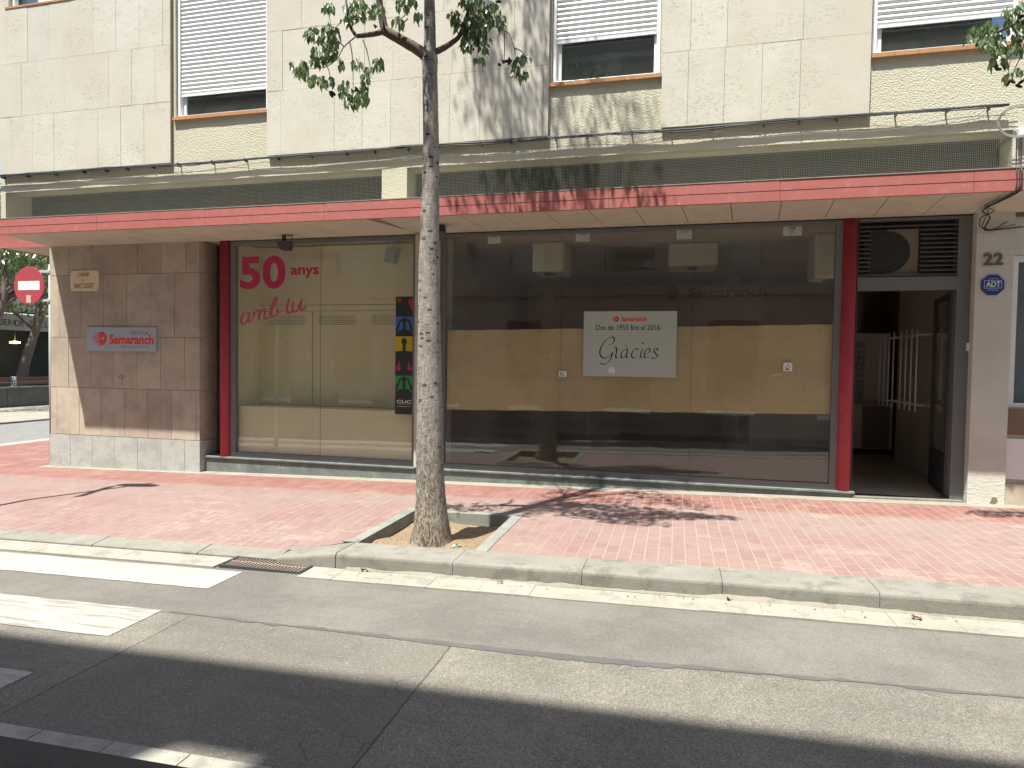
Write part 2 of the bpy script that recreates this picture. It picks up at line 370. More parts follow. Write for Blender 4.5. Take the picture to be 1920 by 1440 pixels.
def mk_pavers():
    n = N('red_pavers'); X, Y, Z = n.sep()
    br = n.n('TexBrick'); n.t.links.new(n.co((1, 1, 1), (0, 0, math.pi/2)), br.inputs['Vector'])
    br.offset = .5; br.squash = 1
    for k, v in dict(Scale=1.0, **{'Mortar Size': .0045, 'Mortar Smooth': .25, 'Bias': 0.0, 'Brick Width': .215, 'Row Height': .108}).items(): br.inputs[k].default_value = v
    br.inputs['Color1'].default_value = (0, 0, 0, 1); br.inputs['Color2'].default_value = (1, 1, 1, 1); br.inputs['Mortar'].default_value = (.5, .5, .5, 1)
    rnd = br.outputs['Color']; mort = br.outputs['Fac']
    wob = n.math('MULTIPLY', n.math('SUBTRACT', n.noise(1.5, 4, .6), .5), .35)
    yy = n.math('ADD', Y, wob)
    clean = n.ramp(n.math('MULTIPLY_ADD', yy, .5, 1.0), [(.52, 0), (.60, 1)])      # swept strip along the shop front
    east = n.ramp(n.math('MULTIPLY_ADD', X, .1, .8), [(.45, 0), (.75, 1)])
    dusty = n.mix(n.ramp(rnd, [(0, 0), (1, 1)]), (.215, .132, .122), (.255, .165, .152))
    dusty = n.mix(n.ramp(n.noise(1.6, 6, .75), [(.42, 0), (.58, 1)]), dusty, (.238, .168, .152))
    red = n.mix(n.ramp(rnd, [(0, 0), (1, 1)]), (.20, .092, .080), (.245, .124, .107))
    c = n.mix(clean, dusty, red)
    odd = n.ramp(rnd, [(.90, 0), (.94, 1)]); c = n.mix(n.math('MULTIPLY', odd, .28), c, (.15, .085, .075))
    gum = n.vor(3.3); c = n.mix(n.math('MULTIPLY', n.math('LESS_THAN', gum.outputs['Distance'], .055), .5), c, (.11, .095, .085))
    pale = n.ramp(n.noise(2.6, 7, .75, (1, 1.4, 1)), [(.51, 0), (.60, 1)])
    c = n.mix(n.math('MULTIPLY', n.math('MULTIPLY', pale, n.ramp(n.noise(.9, 2, .5), [(.45, .15), (.6, 1)])), .5), c, (.32, .265, .225))
    c = n.mix(n.math('MULTIPLY', n.ramp(n.noise(45, 4, .8), [(.54, 0), (.66, 1)]), .4), c, (.15, .085, .07))
    band = n.ramp(n.math('ABSOLUTE', n.math('ADD', yy, 1.35)), [(.0, 1), (.55, 0)])
    c = n.mix(n.math('MULTIPLY', n.math('MULTIPLY', band, .5), n.ramp(n.noise(1.1, 3, .5), [(.3, 0), (.6, 1)])), c, (.235, .195, .175))
    jl = n.mix(east, (.19, .14, .12), (.30, .26, .21))
    jl = n.mix(n.math('MULTIPLY', n.ramp(n.noise(2.2, 4, .7), [(.5, 0), (.62, 1)]), n.math('SUBTRACT', 1.0, east)), jl, (.085, .055, .048))
    jf = n.math('MULTIPLY', mort, n.ramp(n.noise(3.0, 4, .6), [(.3, .45), (.6, .95)]))
    c = n.mix(jf, c, jl)
    h = n.math('SUBTRACT', n.math('MULTIPLY', n.noise(50, 4, .7), .35), n.math('MULTIPLY', mort, .9))
    h = n.math('ADD', h, n.math('MULTIPLY', n.ramp(rnd, [(0, 0), (1, 1)]), .25))
    n.bump(h, .5, .005)
    return n.done(c, .85, .2)
M['pavers'] = mk_pavers()
def mk_bark(name, a, b, low):
    n = N(name); X, Y, Z = n.sep()
    c = n.mix(n.ramp(n.noise(9, 6, .75, (1, 1, .5)), [(.3, 0), (.7, 1)]), a, b)
    lo = n.ramp(n.math('MULTIPLY_ADD', Z, .5, .2), [(.12, 1), (.75, 0)])
    fis = n.ramp(n.noise(62, 6, .8, (1, 1, .3)), [(.40, 1), (.50, 0)])
    c = n.mix(n.math('MULTIPLY', lo, .8), c, low)
    c = n.mix(n.math('MULTIPLY', fis, n.math('MULTIPLY_ADD', lo, .55, .3)), c, tuple(v*.28 for v in low))
    kn = n.n('TexVoronoi'); kn.feature = 'F1'; n.t.links.new(n.co((.75, .75, 1.5)), kn.inputs['Vector']); kn.inputs['Scale'].default_value = 10.5
    kd = n.ramp(n.math('ADD', kn.outputs['Distance'], n.math('MULTIPLY', n.noise(30, 3), .06)), [(.19, 1), (.25, 0)])
    km = n.math('MULTIPLY', kd, n.math('SUBTRACT', 1.0, lo))
    c = n.mix(n.math('MULTIPLY', km, .85), c, (.04, .032, .028))
    ln = n.ramp(n.noise(30, 3, .6, (.35, .35, 3)), [(.575, 0), (.615, 1)])
    c = n.mix(n.math('MULTIPLY', n.math('MULTIPLY', ln, n.math('SUBTRACT', 1.0, lo)), .6), c, (.10, .085, .075))
    h = n.math('SUBTRACT', n.noise(60, 5, .7, (1, 1, .4)), n.math('MULTIPLY', fis, n.math('MULTIPLY_ADD', lo, 1.4, .3)))
    n.bump(h, .8, .012)
    return n.done(c, .85, .2)
M['bark'] = mk_bark('smooth_grey_bark', (.42, .385, .345), (.26, .235, .21), (.33, .27, .205))
M['bark2'] = plain('dark_branch_bark', (.13, .10, .085), .8, .2, .3, 12, bump=.4)
def mk_leaf(name, a, b):
    n = N(name); isl = n.island()
    c = n.mix(isl, a, b)
    n.done(c, .3, .6)
    tl = n.n('BsdfTranslucent'); n.t.links.new(n.mix(.5, c, (.22, .30, .03)), tl.inputs[0])
    mx = n.n('MixShader'); mx.inputs[0].default_value = .28
    n.t.links.new(n.b.outputs[0], mx.inputs[1]); n.t.links.new(tl.outputs[0], mx.inputs[2]); n.t.links.new(mx.outputs[0], n.out.inputs[0])
    return n.m
M['leaf'] = mk_leaf('glossy_green_leaves', (.05, .10, .055), (.20, .27, .13))
M['leaf2'] = mk_leaf('dark_plane_leaves', (.04, .07, .03), (.13, .17, .07))
M['pod'] = plain('dark_seed_pod', (.035, .025, .02), .6, .3)

# ------------------------------------------------------------------ lettering
def font_mesh(txt, bold=0.0, shear=0.0, space=1.0):
    cu = D.curves.new('lettering', 'FONT'); cu.body = txt; cu.offset = bold; cu.shear = shear; cu.space_character = space
    cu.resolution_u = 4; cu.fill_mode = 'FRONT'
    ob = D.objects.new('lettering', cu); COL.objects.link(ob)
    dg = C.evaluated_depsgraph_get(); me = D.meshes.new_from_object(ob.evaluated_get(dg))
    vs = [(v.co.x, v.co.y) for v in me.vertices]; fs = [tuple(p.vertices) for p in me.polygons]
    D.objects.remove(ob); D.curves.remove(cu); D.meshes.remove(me)
    return vs, fs
def text_into(mb, txt, x0, x1, z0, z1, y, bold=0.0, shear=0.0, space=1.0, th=.0015):
    "fits the inked outline into a rectangle of the plane y, as thin raised letters facing -y"
    vs, fs = font_mesh(txt, bold, shear, space)
    ax = min(v[0] for v in vs); bx = max(v[0] for v in vs); az = min(v[1] for v in vs); bz = max(v[1] for v in vs)
    n = len(mb.v)
    for a, b in vs: mb.v.append((x0+(a-ax)/(bx-ax)*(x1-x0), y, z0+(b-az)/(bz-az)*(z1-z0)))
    mb.f += [tuple(n+i for i in f) for f in fs]
    return mb
def catmull(pts, k=6):
    if len(pts) < 3: return pts
    out = []
    q = [pts[0]]+list(pts)+[pts[-1]]
    for i in range(1, len(q)-2):
        for j in range(k):
            t = j/k; a, b, c, d = q[i-1], q[i], q[i+1], q[i+2]
            out.append(tuple(.5*((2*b[m_])+(-a[m_]+c[m_])*t+(2*a[m_]-5*b[m_]+4*c[m_]-d[m_])*t*t+(-a[m_]+3*b[m_]-3*c[m_]+d[m_])*t**3) for m_ in (0, 1)))
    out.append(pts[-1]); return out
def stroke(mb, pts, y, wmin, wmax, ang=.9, k=6):
    "pen stroke drawn as flat faces facing -y; the width follows a broad nib held at an angle"
    p = catmull(pts, k); L = []
    for i, a in enumerate(p):
        d = (p[min(i+1, len(p)-1)][0]-p[max(i-1, 0)][0], p[min(i+1, len(p)-1)][1]-p[max(i-1, 0)][1])
        l = math.hypot(*d) or 1; d = (d[0]/l, d[1]/l); th = math.atan2(d[1], d[0])
        w_ = wmin+(wmax-wmin)*abs(math.sin(th-ang)); e = min(i, len(p)-1-i)/max(1, k*.6); w_ *= min(1, .35+e)
        L.append(((a[0]-d[1]*w_/2, a[1]+d[0]*w_/2), (a[0]+d[1]*w_/2, a[1]-d[0]*w_/2)))
    n = len(mb.v)
    for i, (a, b) in enumerate(L): yy = y-1e-5*(i % 7); mb.v += [(a[0], yy, a[1]), (b[0], yy, b[1])]
    for i in range(len(L)-1): mb.f.append((n+2*i, n+2*i+1, n+2*i+3, n+2*i+2))

# ================================================================== GROUND
def sheet(name, mat, x0, x1, y0, y1, dz, kind='structure', nx=8, parent=None, z2=None):
    mb = MB()
    for i in range(nx):
        a = x0+(x1-x0)*i/nx; b = x0+(x1-x0)*(i+1)/nx
        e = dz if z2 is None else z2
        mb.quad((a, y0, g(a)+dz), (b, y0, g(b)+dz), (b, y1, g(b)+e), (a, y1, g(a)+e))
    o = mb.build(name, mat, parent)
    if not parent: o['kind'] = kind
    return o
RZ = -.13
def slab(mb, x0, x1, y0, y1, zt, zb, nx=1):
    for i in range(nx):
        a = x0+(x1-x0)*i/nx; b = x0+(x1-x0)*(i+1)/nx
        mb.hexa([(a,y0,g(a)+zb),(b,y0,g(b)+zb),(b,y1,g(b)+zb),(a,y1,g(a)+zb),(a,y0,g(a)+zt),(b,y0,g(b)+zt),(b,y1,g(b)+zt),(a,y1,g(a)+zt)])
    return mb
mb = MB(); mb.quad((-200,-200,-1.6),(200,-200,-1.6),(200,200,-1.6),(-200,200,-1.6)); mb.build('ground', M['cement'])['kind'] = 'structure'
sheet('road', M['asphalt'], -40, 30, -6.2, -3.2, RZ, nx=14)
# side street, running away from the camera beside the shop, and the square beyond it
sheet('side_street', M['asphalt2'], -19.35, -13.0, -3.2, 60, RZ-.004, nx=4)
sheet('far_pavement', M['cement'], -40, -19.35, -3.2, 60, RZ+.02, nx=4)
mb = MB(); slab(mb, -19.5, -19.3, -3.2, 60, RZ+.05, RZ-.1); mb.build('far_kerb', M['kerb'])['kind'] = 'structure'
# pavement of the shop, with the hole for the tree pit
PX0, PX1, PY0, PY1 = -2.79, -1.50, -2.98, -1.62   # outer rim of the pit edging
pv = MB()
KY = -3.03      # back of the raised kerb
def pvq(x0, x1, y0, y1, nx=1):
    for i in range(nx):
        a = x0+(x1-x0)*i/nx; b = x0+(x1-x0)*(i+1)/nx
        pv.quad((a,y0,g(a)),(b,y0,g(b)),(b,y1,g(b)),(a,y1,g(a)))
pvq(PX1, 12, KY, -.16, 6); pvq(PX0, PX1, PY1, -.16)
RX = -3.25      # where the dropped kerb begins
pv.quad((RX,-3.11,g(RX)-.075),(PX0,KY,g(PX0)),(PX0,-2.2,g(PX0)),(RX,-2.2,g(RX)))
pvq(RX, PX0, -2.2, -.16)
for i in range(8):
    a = -12.9+(RX+12.9)*i/8; b = -12.9+(RX+12.9)*(i+1)/8
    pv.quad((a,-3.11,g(a)-.075),(b,-3.11,g(b)-.075),(b,-2.2,g(b)),(a,-2.2,g(a))); pv.quad((a,-2.2,g(a)),(b,-2.2,g(b)),(b,-.16,g(b)),(a,-.16,g(a)))
pvq(-12.9, -9.62, -.16, 40)
pv.build('pavement', M['pavers'])['kind'] = 'structure'
cs = MB(); slab(cs, -9.62, 12, -.16, .07, .004, -.05, 6); cs.build('cement_strip', M['cement'])['kind'] = 'structure'
cs = MB(); slab(cs, -13.3, -12.9, -3.1, 40, .002, -.2, 1); cs.build('side_kerb', M['gutter'])['kind'] = 'structure'
# dropped kerb and gutter
mb = MB()
xs = [-12.9, -11.4, -9.9, -8.4, -6.6, -5.25, -4.1, -3.30]
for a, b in zip(xs, xs[1:]):
    mb.hexa([(a+.004,-3.31,g(a)-.3),(b-.004,-3.31,g(b)-.3),(b-.004,-3.115,g(b)-.3),(a+.004,-3.115,g(a)-.3),(a+.004,-3.31,g(a)-.100),(b-.004,-3.31,g(b)-.100),(b-.004,-3.115,g(b)-.07),(a+.004,-3.115,g(a)-.07)])
mb.build('dropped_kerb', M['kerb'], bevel=.008)['kind'] = 'structure'
mb = MB()
x = 15.0
random.seed(3)
while x > -2.9:
    b = x; a = max(-2.9, x-.395); x -= .4
    t = random.uniform(-.003, .003)
    slab(mb, a+.001, b-.002, -3.64, -3.375, RZ+.012+t, RZ-.1)
slab(mb, -2.9, 15, -3.635, -3.38, RZ+.0095, RZ-.1, 8)
x = -3.72
while x > -13:
    slab(mb, x-.995, x, -3.575, -3.316, RZ+.014, RZ-.1); x -= 1.0
mb.build('gutter', M['gutter'])['kind'] = 'structure'
# raised kerb stones, each ~1 m, rounded front edge
mb = MB()
def kerbstone(mb, a, b, y0=-3.37, y1=KY, ztop=.006, za=None, ya=None):
    n = 8
    for (x_, o) in ((a, 0), (b, 1)): pass
    def prof(x_, drop, yo):
        zt = g(x_)+ztop-drop
        base = g(x_)+RZ-.1
        return [(x_, y0+yo-.015, base), (x_, y0+yo-.004, zt-.028), (x_, y0+yo+.001, zt-.013), (x_, y0+yo+.010, zt-.004), (x_, y0+yo+.024, zt), (x_, y1+min(0, yo), zt), (x_, y1+min(0, yo), base)]
    A = prof(a, za or 0, ya or 0); B = prof(b, 0, 0)
    i0 = len(mb.v); k = len(A); mb.v += A+B
    for i in range(k-1): mb.f.append((i0+i, i0+k+i, i0+k+i+1, i0+i+1)); 
    mb.f.append(tuple(i0+i for i in range(k))); mb.f.append(tuple(i0+k+i for i in range(k-1, -1, -1)))
ks = [-2.70, -1.68, -.655, .355, 1.375, 2.40, 3.42, 4.44, 5.46, 6.48, 7.5, 8.5, 9.5, 10.5]
for a, b in zip(ks, ks[1:]): kerbstone(mb, a+.0022, b-.0022)
kerbstone(mb, -3.29, -2.706, za=.085, ya=.05)
mb.build('kerb', M['kerb'])['kind'] = 'structure'
mb = MB(); rz_ = random.Random(12); n = 160
for i in range(n):
    a = -2.6+9.6*i/n; b = -2.6+9.6*(i+1)/n
    if i == 0: w0_ = .012
    w1_ = max(.004, min(.032, w0_+rz_.uniform(-.009, .009)))
    mb.quad((a,-3.386-w0_*.9,g(a)+RZ+.0125),(b,-3.386-w1_*.9,g(b)+RZ+.0125),(b,-3.381,g(b)+RZ+.022+w1_),(a,-3.381,g(a)+RZ+.022+w0_)); w0_ = w1_
mb.build('kerb_mortar_bead', M['cement'])['kind'] = 'structure'
# tree pit
mb = MB()
slab(mb, PX0, PX0+.11, PY0-.045, PY1, .008, -.16); slab(mb, PX1-.11, PX1, PY0-.045, PY1, .008, -.16)
slab(mb, PX0+.112, PX1-.112, PY1-.11, PY1, .008, -.16)
mb.build('tree_pit_edging', M['edging'], bevel=.004)['kind'] = 'structure'
mb = MB(); nx = ny = 26
ex0, ex1, ey0, ey1 = PX0+.11, PX1-.11, PY0-.045, PY1-.11
rr = random.Random(5)
bumps = [(rr.uniform(ex0, ex1), rr.uniform(ey0, ey1), rr.uniform(.06, .2), rr.uniform(-.012, .03)) for _ in range(40)]
def ez(x, y):
    z = g(x)-.115+sum(h*math.exp(-((x-a)**2+(y-b)**2)/r**2) for a, b, r, h in bumps)
    z += .07*math.exp(-((x+2.08)**2+(y+2.62)**2)/.09)+.045*math.exp(-((x+1.72)**2+(y+2.65)**2)/.04)
    return min(z, g(x)-.02)
for i in range(nx+1):
    for j in range(ny+1):
        a = ex0+(ex1-ex0)*i/nx; b = ey0+(ey1-ey0)*j/ny; mb.v.append((a, b, ez(a, b)))
for i in range(nx):
    for j in range(ny):
        k = i*(ny+1)+j; mb.sm.append(len(mb.f)); mb.f.append((k, k+ny+1, k+ny+2, k+1))
mb.build('earth_of_tree_pit', M['earth'])['kind'] = 'structure'
# near side: gutter, kerb, pavement
mb = MB(); x = -14.0
while x < 10: slab(mb, x+.003, x+.397, -6.12, -5.88, RZ+.012, RZ-.1); x += .4
mb.build('near_gutter', M['gutter'])['kind'] = 'structure'
mb = MB(); x = -14.0
while x < -2.9: slab(mb, x+.005, min(x+.995, -2.95), -6.42, -6.125, .004, RZ-.1); x += 1
mb.build('near_kerb', M['kerb'], bevel=.012)['kind'] = 'structure'
mb = MB(); slab(mb, -2.945, 10, -6.42, -6.125, .004, RZ-.1, 4); mb.build('near_ramp', mk_concrete('brown_patching', (.085, .07, .06), (.065, .055, .048), .6), bevel=.01)['kind'] = 'structure'
sheet('near_pavement', M['pavers'], -40, 30, -9.6, -6.42, 0, nx=8)
# zebra crossing bars: worn thermoplastic sheets
mb = MB(); rz_ = random.Random(9)
def zbar(x1, y0, y1, x0=-12.6):
    n = 60; pts = [(x0, y0)]
    top = [(x0+(x1-x0)*i/n, y1+rz_.uniform(-.006, .004)) for i in range(n+1)]
    bot = [(x0+(x1-x0)*i/n, y0+rz_.uniform(-.004, .006)) for i in range(n+1)]
    for i in range(n):
        mb.quad(*[(a, b, g(a)+RZ+.004) for a, b in (bot[i], bot[i+1], top[i+1], top[i])])
zbar(-3.41, -4.03, -3.615); zbar(-3.41, -4.93, -4.48); zbar(-3.40, -5.86, -5.42)
mb.build('zebra_crossing', M['mark'])['kind'] = 'structure'
mb = MB(); n = 260; rz_ = random.Random(2)
wv = [0]; 
for i in range(n): wv.append(max(-1, min(1, wv[-1]*.8+rz_.uniform(-.6, .6))))
for i in range(n):
    a = -3.35+(6.9)*i/n; b = -3.35+(6.9)*(i+1)/n
    def ln(x_, w_): c = -4.49-.03*math.sin((x_+3.3)*.9)-.03*math.exp(-(x_+.6)**2)+.008*w_; return c
    wa = .006+.05*math.exp(-((a+.7)/.9)**2)+.035*abs(wv[i]); wb = .006+.05*math.exp(-((b+.7)/.9)**2)+.035*abs(wv[i+1])
    ca, cb = ln(a, wv[i]), ln(b, wv[i+1])
    mb.quad((a, ca-wa/2, g(a)+RZ+.003), (b, cb-wb/2, g(b)+RZ+.003), (b, cb+wb/2, g(b)+RZ+.003), (a, ca+wa/2, g(a)+RZ+.003))
mb.build('road_joint_seal', M['seal'])['kind'] = 'structure'

# ------------------------------------------------------------------ drain grate
dg_ = thing('drain_grate', (-3.30, -3.42, g(-3.3)+RZ), 'rusty iron drain grate in the gutter at the end of the zebra crossing', 'drain grate')
z = g(-3.3)+RZ+.022
mb = MB()
mb.box(-3.685, -2.92, -3.555, -3.535, z-.05, z); mb.box(-3.685, -2.92, -3.325, -3.307, z-.05, z)
mb.box(-3.685, -3.66, -3.535, -3.325, z-.05, z); mb.box(-2.945, -2.92, -3.535, -3.325, z-.05, z)
mb.build('frame', M['dark'], dg_)
mb = MB(); mb.box(-3.66, -2.945, -3.428, -3.412, z-.045, z-.003)
x = -3.645
while x < -2.96: mb.box(x, x+.013, -3.535, -3.429, z-.045, z-.004); mb.box(x, x+.013, -3.411, -3.325, z-.045, z-.004); x += .032
M['rust'] = plain('rusty_cast_iron', (.22, .17, .14), .8, .3, .3, 12, bump=.3)
mb.build('bars', M['rust'], dg_)
mb = MB(); mb.quad((-3.68,-3.55,z-.016),(-2.925,-3.55,z-.014),(-2.925,-3.31,z-.014),(-3.68,-3.31,z-.016)); mb.build('sump', M['ink'], dg_)

# ================================================================== SHOP BUILDING
B = thing('shop_building', (-3.4, 0, 0), 'corner building with closed optician shop, red canopy, travertine panels and roller shutters above', 'building')
XL, XR = -10.5, 3.9
W = [(-7.2, -5.665, 5.02, 6.95), (-1.60, -.262, 5.02, 6.95), (2.07, 3.50, 5.02, 6.95)]
W0 = (-10.30, -8.95, 6.94, 7.9)
V = [(-10.40, -3.91, 3.47, 4.085), (-3.545, 3.475, 3.47, 4.085)]
TOP = 9.0
grid_wall(W+[W0]+V, XL, XR, 3.40, TOP, 0, .30).build('wall', M['stucco'], B)
mb = MB(); mb.box(XL, XR, .32, 6.5, 8.7, 8.95); mb.box(XL, XL+.2, .302, 12, 3.44, TOP); mb.box(XL+.2, XR, 6.5, 6.7, 3.3, TOP); mb.build('upper_volume', M['stucco'], B)
# stone cladding in staggered slabs
def cladding(name, x0, x1, z0, rows, colw, mat, y0=-.05, y1=-.03, seed=1, gap=.0035, dbl=.2, shift=None, parent=B, holes=()):
    rnd = random.Random(seed); mb = MB(); z = z0
    for r, h in enumerate(rows):
        x_ = x0-(rnd.random()*colw if shift is None else shift[r % len(shift)])
        while x_ < x1-.01:
            w_ = colw*(2 if rnd.random() < dbl else 1); a = max(x0, x_); b = min(x1, x_+w_)
            if x1-b < .06: b = x1
            if b-a > .02 and not any(h_[0] < (a+b)/2 < h_[1] and h_[2] < z+h/2 < h_[3] for h_ in holes):
                dy = rnd.uniform(-.0025, .0015)
                mb.box(a+gap/2, b-gap/2, y0+dy, y1, z+gap/2, z+h-gap/2)
            x_ = b if b == x1 else x_+w_
        z += h
    o = mb.build(name, mat, parent); return o
rows = [.885, .82, .86, .9, .9]
M['backing'] = plain('mortar_backing', (.30, .26, .20), .9, .1)
for i, (a, b) in enumerate(((-10.43, -7.25), (-5.645, -1.625), (-.24, 2.045))):
    cladding('stone_cladding', a, b, 4.355, rows, .415, M['trav'], seed=11+i, holes=[(W0[0]-.1, W0[1]+.1, W0[2]-.0, W0[3])])
    mb = MB(); mb.box(a+.004, b-.004, -.03, -.001, 4.36, 6.92)
    if i: mb.box(a+.004, b-.004, -.03, -.001, 6.92, TOP-.1)
    mb.build('cladding_backing', M['backing'], B)
# windows of the first floor
def window(x0, x1, z0, z1, shut, seed, sash=True):
    w_ = MB(); fw = .05; y0, y1 = .035, .13
    w_.box(x0+.005, x0+fw, y0, y1, z0, z1); w_.box(x1-fw, x1-.005, y0, y1, z0, z1); w_.box(x0+fw, x1-fw, y0, y1, z0, z0+.035); w_.box(x0+fw, x1-fw, y0, y1, z1-.05, z1)
    fr = w_.build('window', M['alu'], B, bevel=.003)
    mb = MB(); a, b = x0+fw, x1-fw
    mb.box(a, a+.06, .09, .125, z0+.035, shut+.1); mb.box(b-.03, b, .09, .125, z0+.035, shut+.1); mb.box(a+.06, b-.03, .09, .125, z0+.035, z0+.05)
    mb.build('sash', M['alu'], fr)
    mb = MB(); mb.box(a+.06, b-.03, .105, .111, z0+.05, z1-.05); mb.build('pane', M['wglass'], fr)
    mb = MB(); mb.box(a-.02, b+.02, .6, .62, z0-.2, z1); mb.quad((a-.02,.13,z0),(b+.02,.13,z0),(b+.02,.6,z0),(a-.02,.6,z0))
    mb.build('room_behind', M['greyw'], fr)
    # roller shutter: rounded slats
    mb = MB(); z = shut; pitch = .0605
    mb.box(a+.003, b-.003, .052, .066, z, z+.028); z += .03
    while z < z1-.01:
        n = 5; ring = []
        for k in range(n+1):
            t = k/n; ring.append(((.070-.018*math.sin(math.pi*t)**.7), z+pitch*.93*t))
        for (ya, za), (yb, zb) in zip(ring, ring[1:]):
            mb.sm.append(len(mb.f)); mb.quad((a+.003, ya, za), (b-.003, ya, za), (b-.003, yb, zb), (a+.003, yb, zb))
        z += pitch
    mb.build('roller_shutter', M['alu'], fr)
    # terracotta sill tiles
    mb = MB(); x_ = x0-.02; rnd = random.Random(seed); i_ = 0
    while x_ < x1: e = min(x_+.235, x1+.02); mb.box(x_+.002, e-.002, -.045+rnd.uniform(-.002, .002), .034, z0-.052, z0-.004); x_ = e+.0001
    mb.build('sill', M['terra'], fr)
window(*W[0], 5.335, 1); window(*W[1], 5.53, 2); window(*W[2], 5.33, 3)
# small high window at the left
x0, x1, z0, z1 = W0
mb = MB(); mb.box(x0+.01, x0+.06, .05, .12, z0, z1); mb.box(x1-.06, x1-.01, .05, .12, z0, z1); mb.box(x0+.06, x1-.06, .05, .12, z0, z0+.05)
mb.box(x0+.5, x1-.06, .075, .09, z0+.06, z1)
f0 = mb.build('window', M['alu'], B)
mb = MB(); mb.box(x0-.0, x1+.0, -.06, .049, z0-.03, z0-.002); mb.build('sill', M['terra'], f0)
mb = MB(); mb.box(x0, x1, .14, .16, z0, z1); mb.build('pane', M['wglass'], f0)
# ventilation recess behind the wire screen
for i, (a, b, c, d) in enumerate(V):
    mb = MB()
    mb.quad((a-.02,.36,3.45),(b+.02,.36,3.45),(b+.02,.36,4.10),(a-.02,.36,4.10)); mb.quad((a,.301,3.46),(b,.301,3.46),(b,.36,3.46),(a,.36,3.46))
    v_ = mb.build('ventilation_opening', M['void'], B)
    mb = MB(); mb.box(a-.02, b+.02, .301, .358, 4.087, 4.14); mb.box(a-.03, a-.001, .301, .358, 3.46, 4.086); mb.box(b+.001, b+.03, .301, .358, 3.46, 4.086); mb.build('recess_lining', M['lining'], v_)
    mb = MB(); mb.box(a+.15, b-.02, .33, .35, 3.94, 3.965); mb.build('rail', M['ink'], v_)
    mb = MB(); x_ = a+.006; 
    while x_ < b-.004: mb.box(x_, x_+.0016, .010, .0116, c, d); x_ += .0185
    z_ = c+.01
    while z_ < d-.004: mb.box(a, b, .0120, .0136, z_, z_+.0016); z_ += .0185
    mb.build('wire_screen', M['wire'], v_)
mb = MB(); mb.box(-9.5, 3.9, .001, .30, 3.22, 3.399); mb.build('lintel', M['stucco'], B)
# canopy
cz0, cz1, cy = 3.205, 3.412, -.97
cn = MB()
cn.hexa([(-9.3,cy+.02,cz0+.012),(XR-.3,cy+.02,cz0+.012),(XR-.3,-.001,cz0+.012),(-9.5,-.001,cz0+.012),(-9.3,cy+.02,cz1-.01),(XR-.3,cy+.02,cz1-.01),(XR-.3,-.001,cz1-.01),(-9.5,-.001,cz1-.01)])
canopy = cn.build('canopy', M['cement'], B)
mb = MB(); xs = [-9.31, -7.6, -5.9, -4.2, -2.5, -.75, 1.0, 2.75, XR-.3]; rnd = random.Random(4)
for a, b in zip(xs, xs[1:]):
    d_ = rnd.uniform(-.002, .002)
    mb.box(a+.001, b-.001, cy-.012+d_, cy+.019, cz0-.006, cz0+.098); mb.box(a+.001, b-.001, cy-.015+d_, cy+.019, cz0+.1, cz1)
mb.build('fascia', M['redf'], canopy, bevel=.003)
mb = MB(); mb.box(-9.3, XR-.3, cy-.02, cy+.05, cz1+.001, cz1+.012); mb.build('drip_strip', M['cement'], canopy)
mb = MB(); x_ = XR-.32
def sx(x_, y): return x_+.098*(y+.5)
while x_ > -3.3:
    a, b = x_-.497, x_-.004
    mb.hexa([(sx(a,cy),cy+.021,cz0-.004),(sx(b,cy),cy+.021,cz0-.004),(sx(b,0),-.001,cz0-.004),(sx(a,0),-.001,cz0-.004),(sx(a,cy),cy+.021,cz0+.01),(sx(b,cy),cy+.021,cz0+.01),(sx(b,0),-.001,cz0+.01),(sx(a,0),-.001,cz0+.01)])
    x_ -= .502
while x_ > -8.9:
    w2 = 1.0; a = max(x_-w2+.005, -9.28); b = x_-.004
    k = .55
    mb.hexa([(a-k*.4,cy+.021,cz0-.004),(b-k*.4,cy+.021,cz0-.004),(b+k*.2,-.001,cz0-.004),(a+k*.2,-.001,cz0-.004),(a-k*.4,cy+.021,cz0+.01),(b-k*.4,cy+.021,cz0+.01),(b+k*.2,-.001,cz0+.01),(a+k*.2,-.001,cz0+.01)]) if a-k*.4 > -9.3 else mb.hexa([(-9.29,cy+.021,cz0-.004),(b-k*.4,cy+.021,cz0-.004),(b+k*.2,-.001,cz0-.004),(-9.49,-.001,cz0-.004),(-9.29,cy+.021,cz0+.01),(b-k*.4,cy+.021,cz0+.01),(b+k*.2,-.001,cz0+.01),(-9.49,-.001,cz0+.01)])
    x_ -= w2
    if a-k*.4 <= -9.3: break
mb.build('soffit', M['soffit'], canopy)
# canopy of the side street
mb = MB(); mb.box(-10.5, -9.53, .0, 12, cz0+.01, 3.438); sc = mb.build('side_canopy', M['soffit'], B)
mb = MB(); mb.box(-10.52, -9.5, -.03, -.002, cz0, 3.43); mb.box(-10.53, -10.501, -.0, 12, cz0, 3.43); mb.build('fascia', M['redf'], sc)
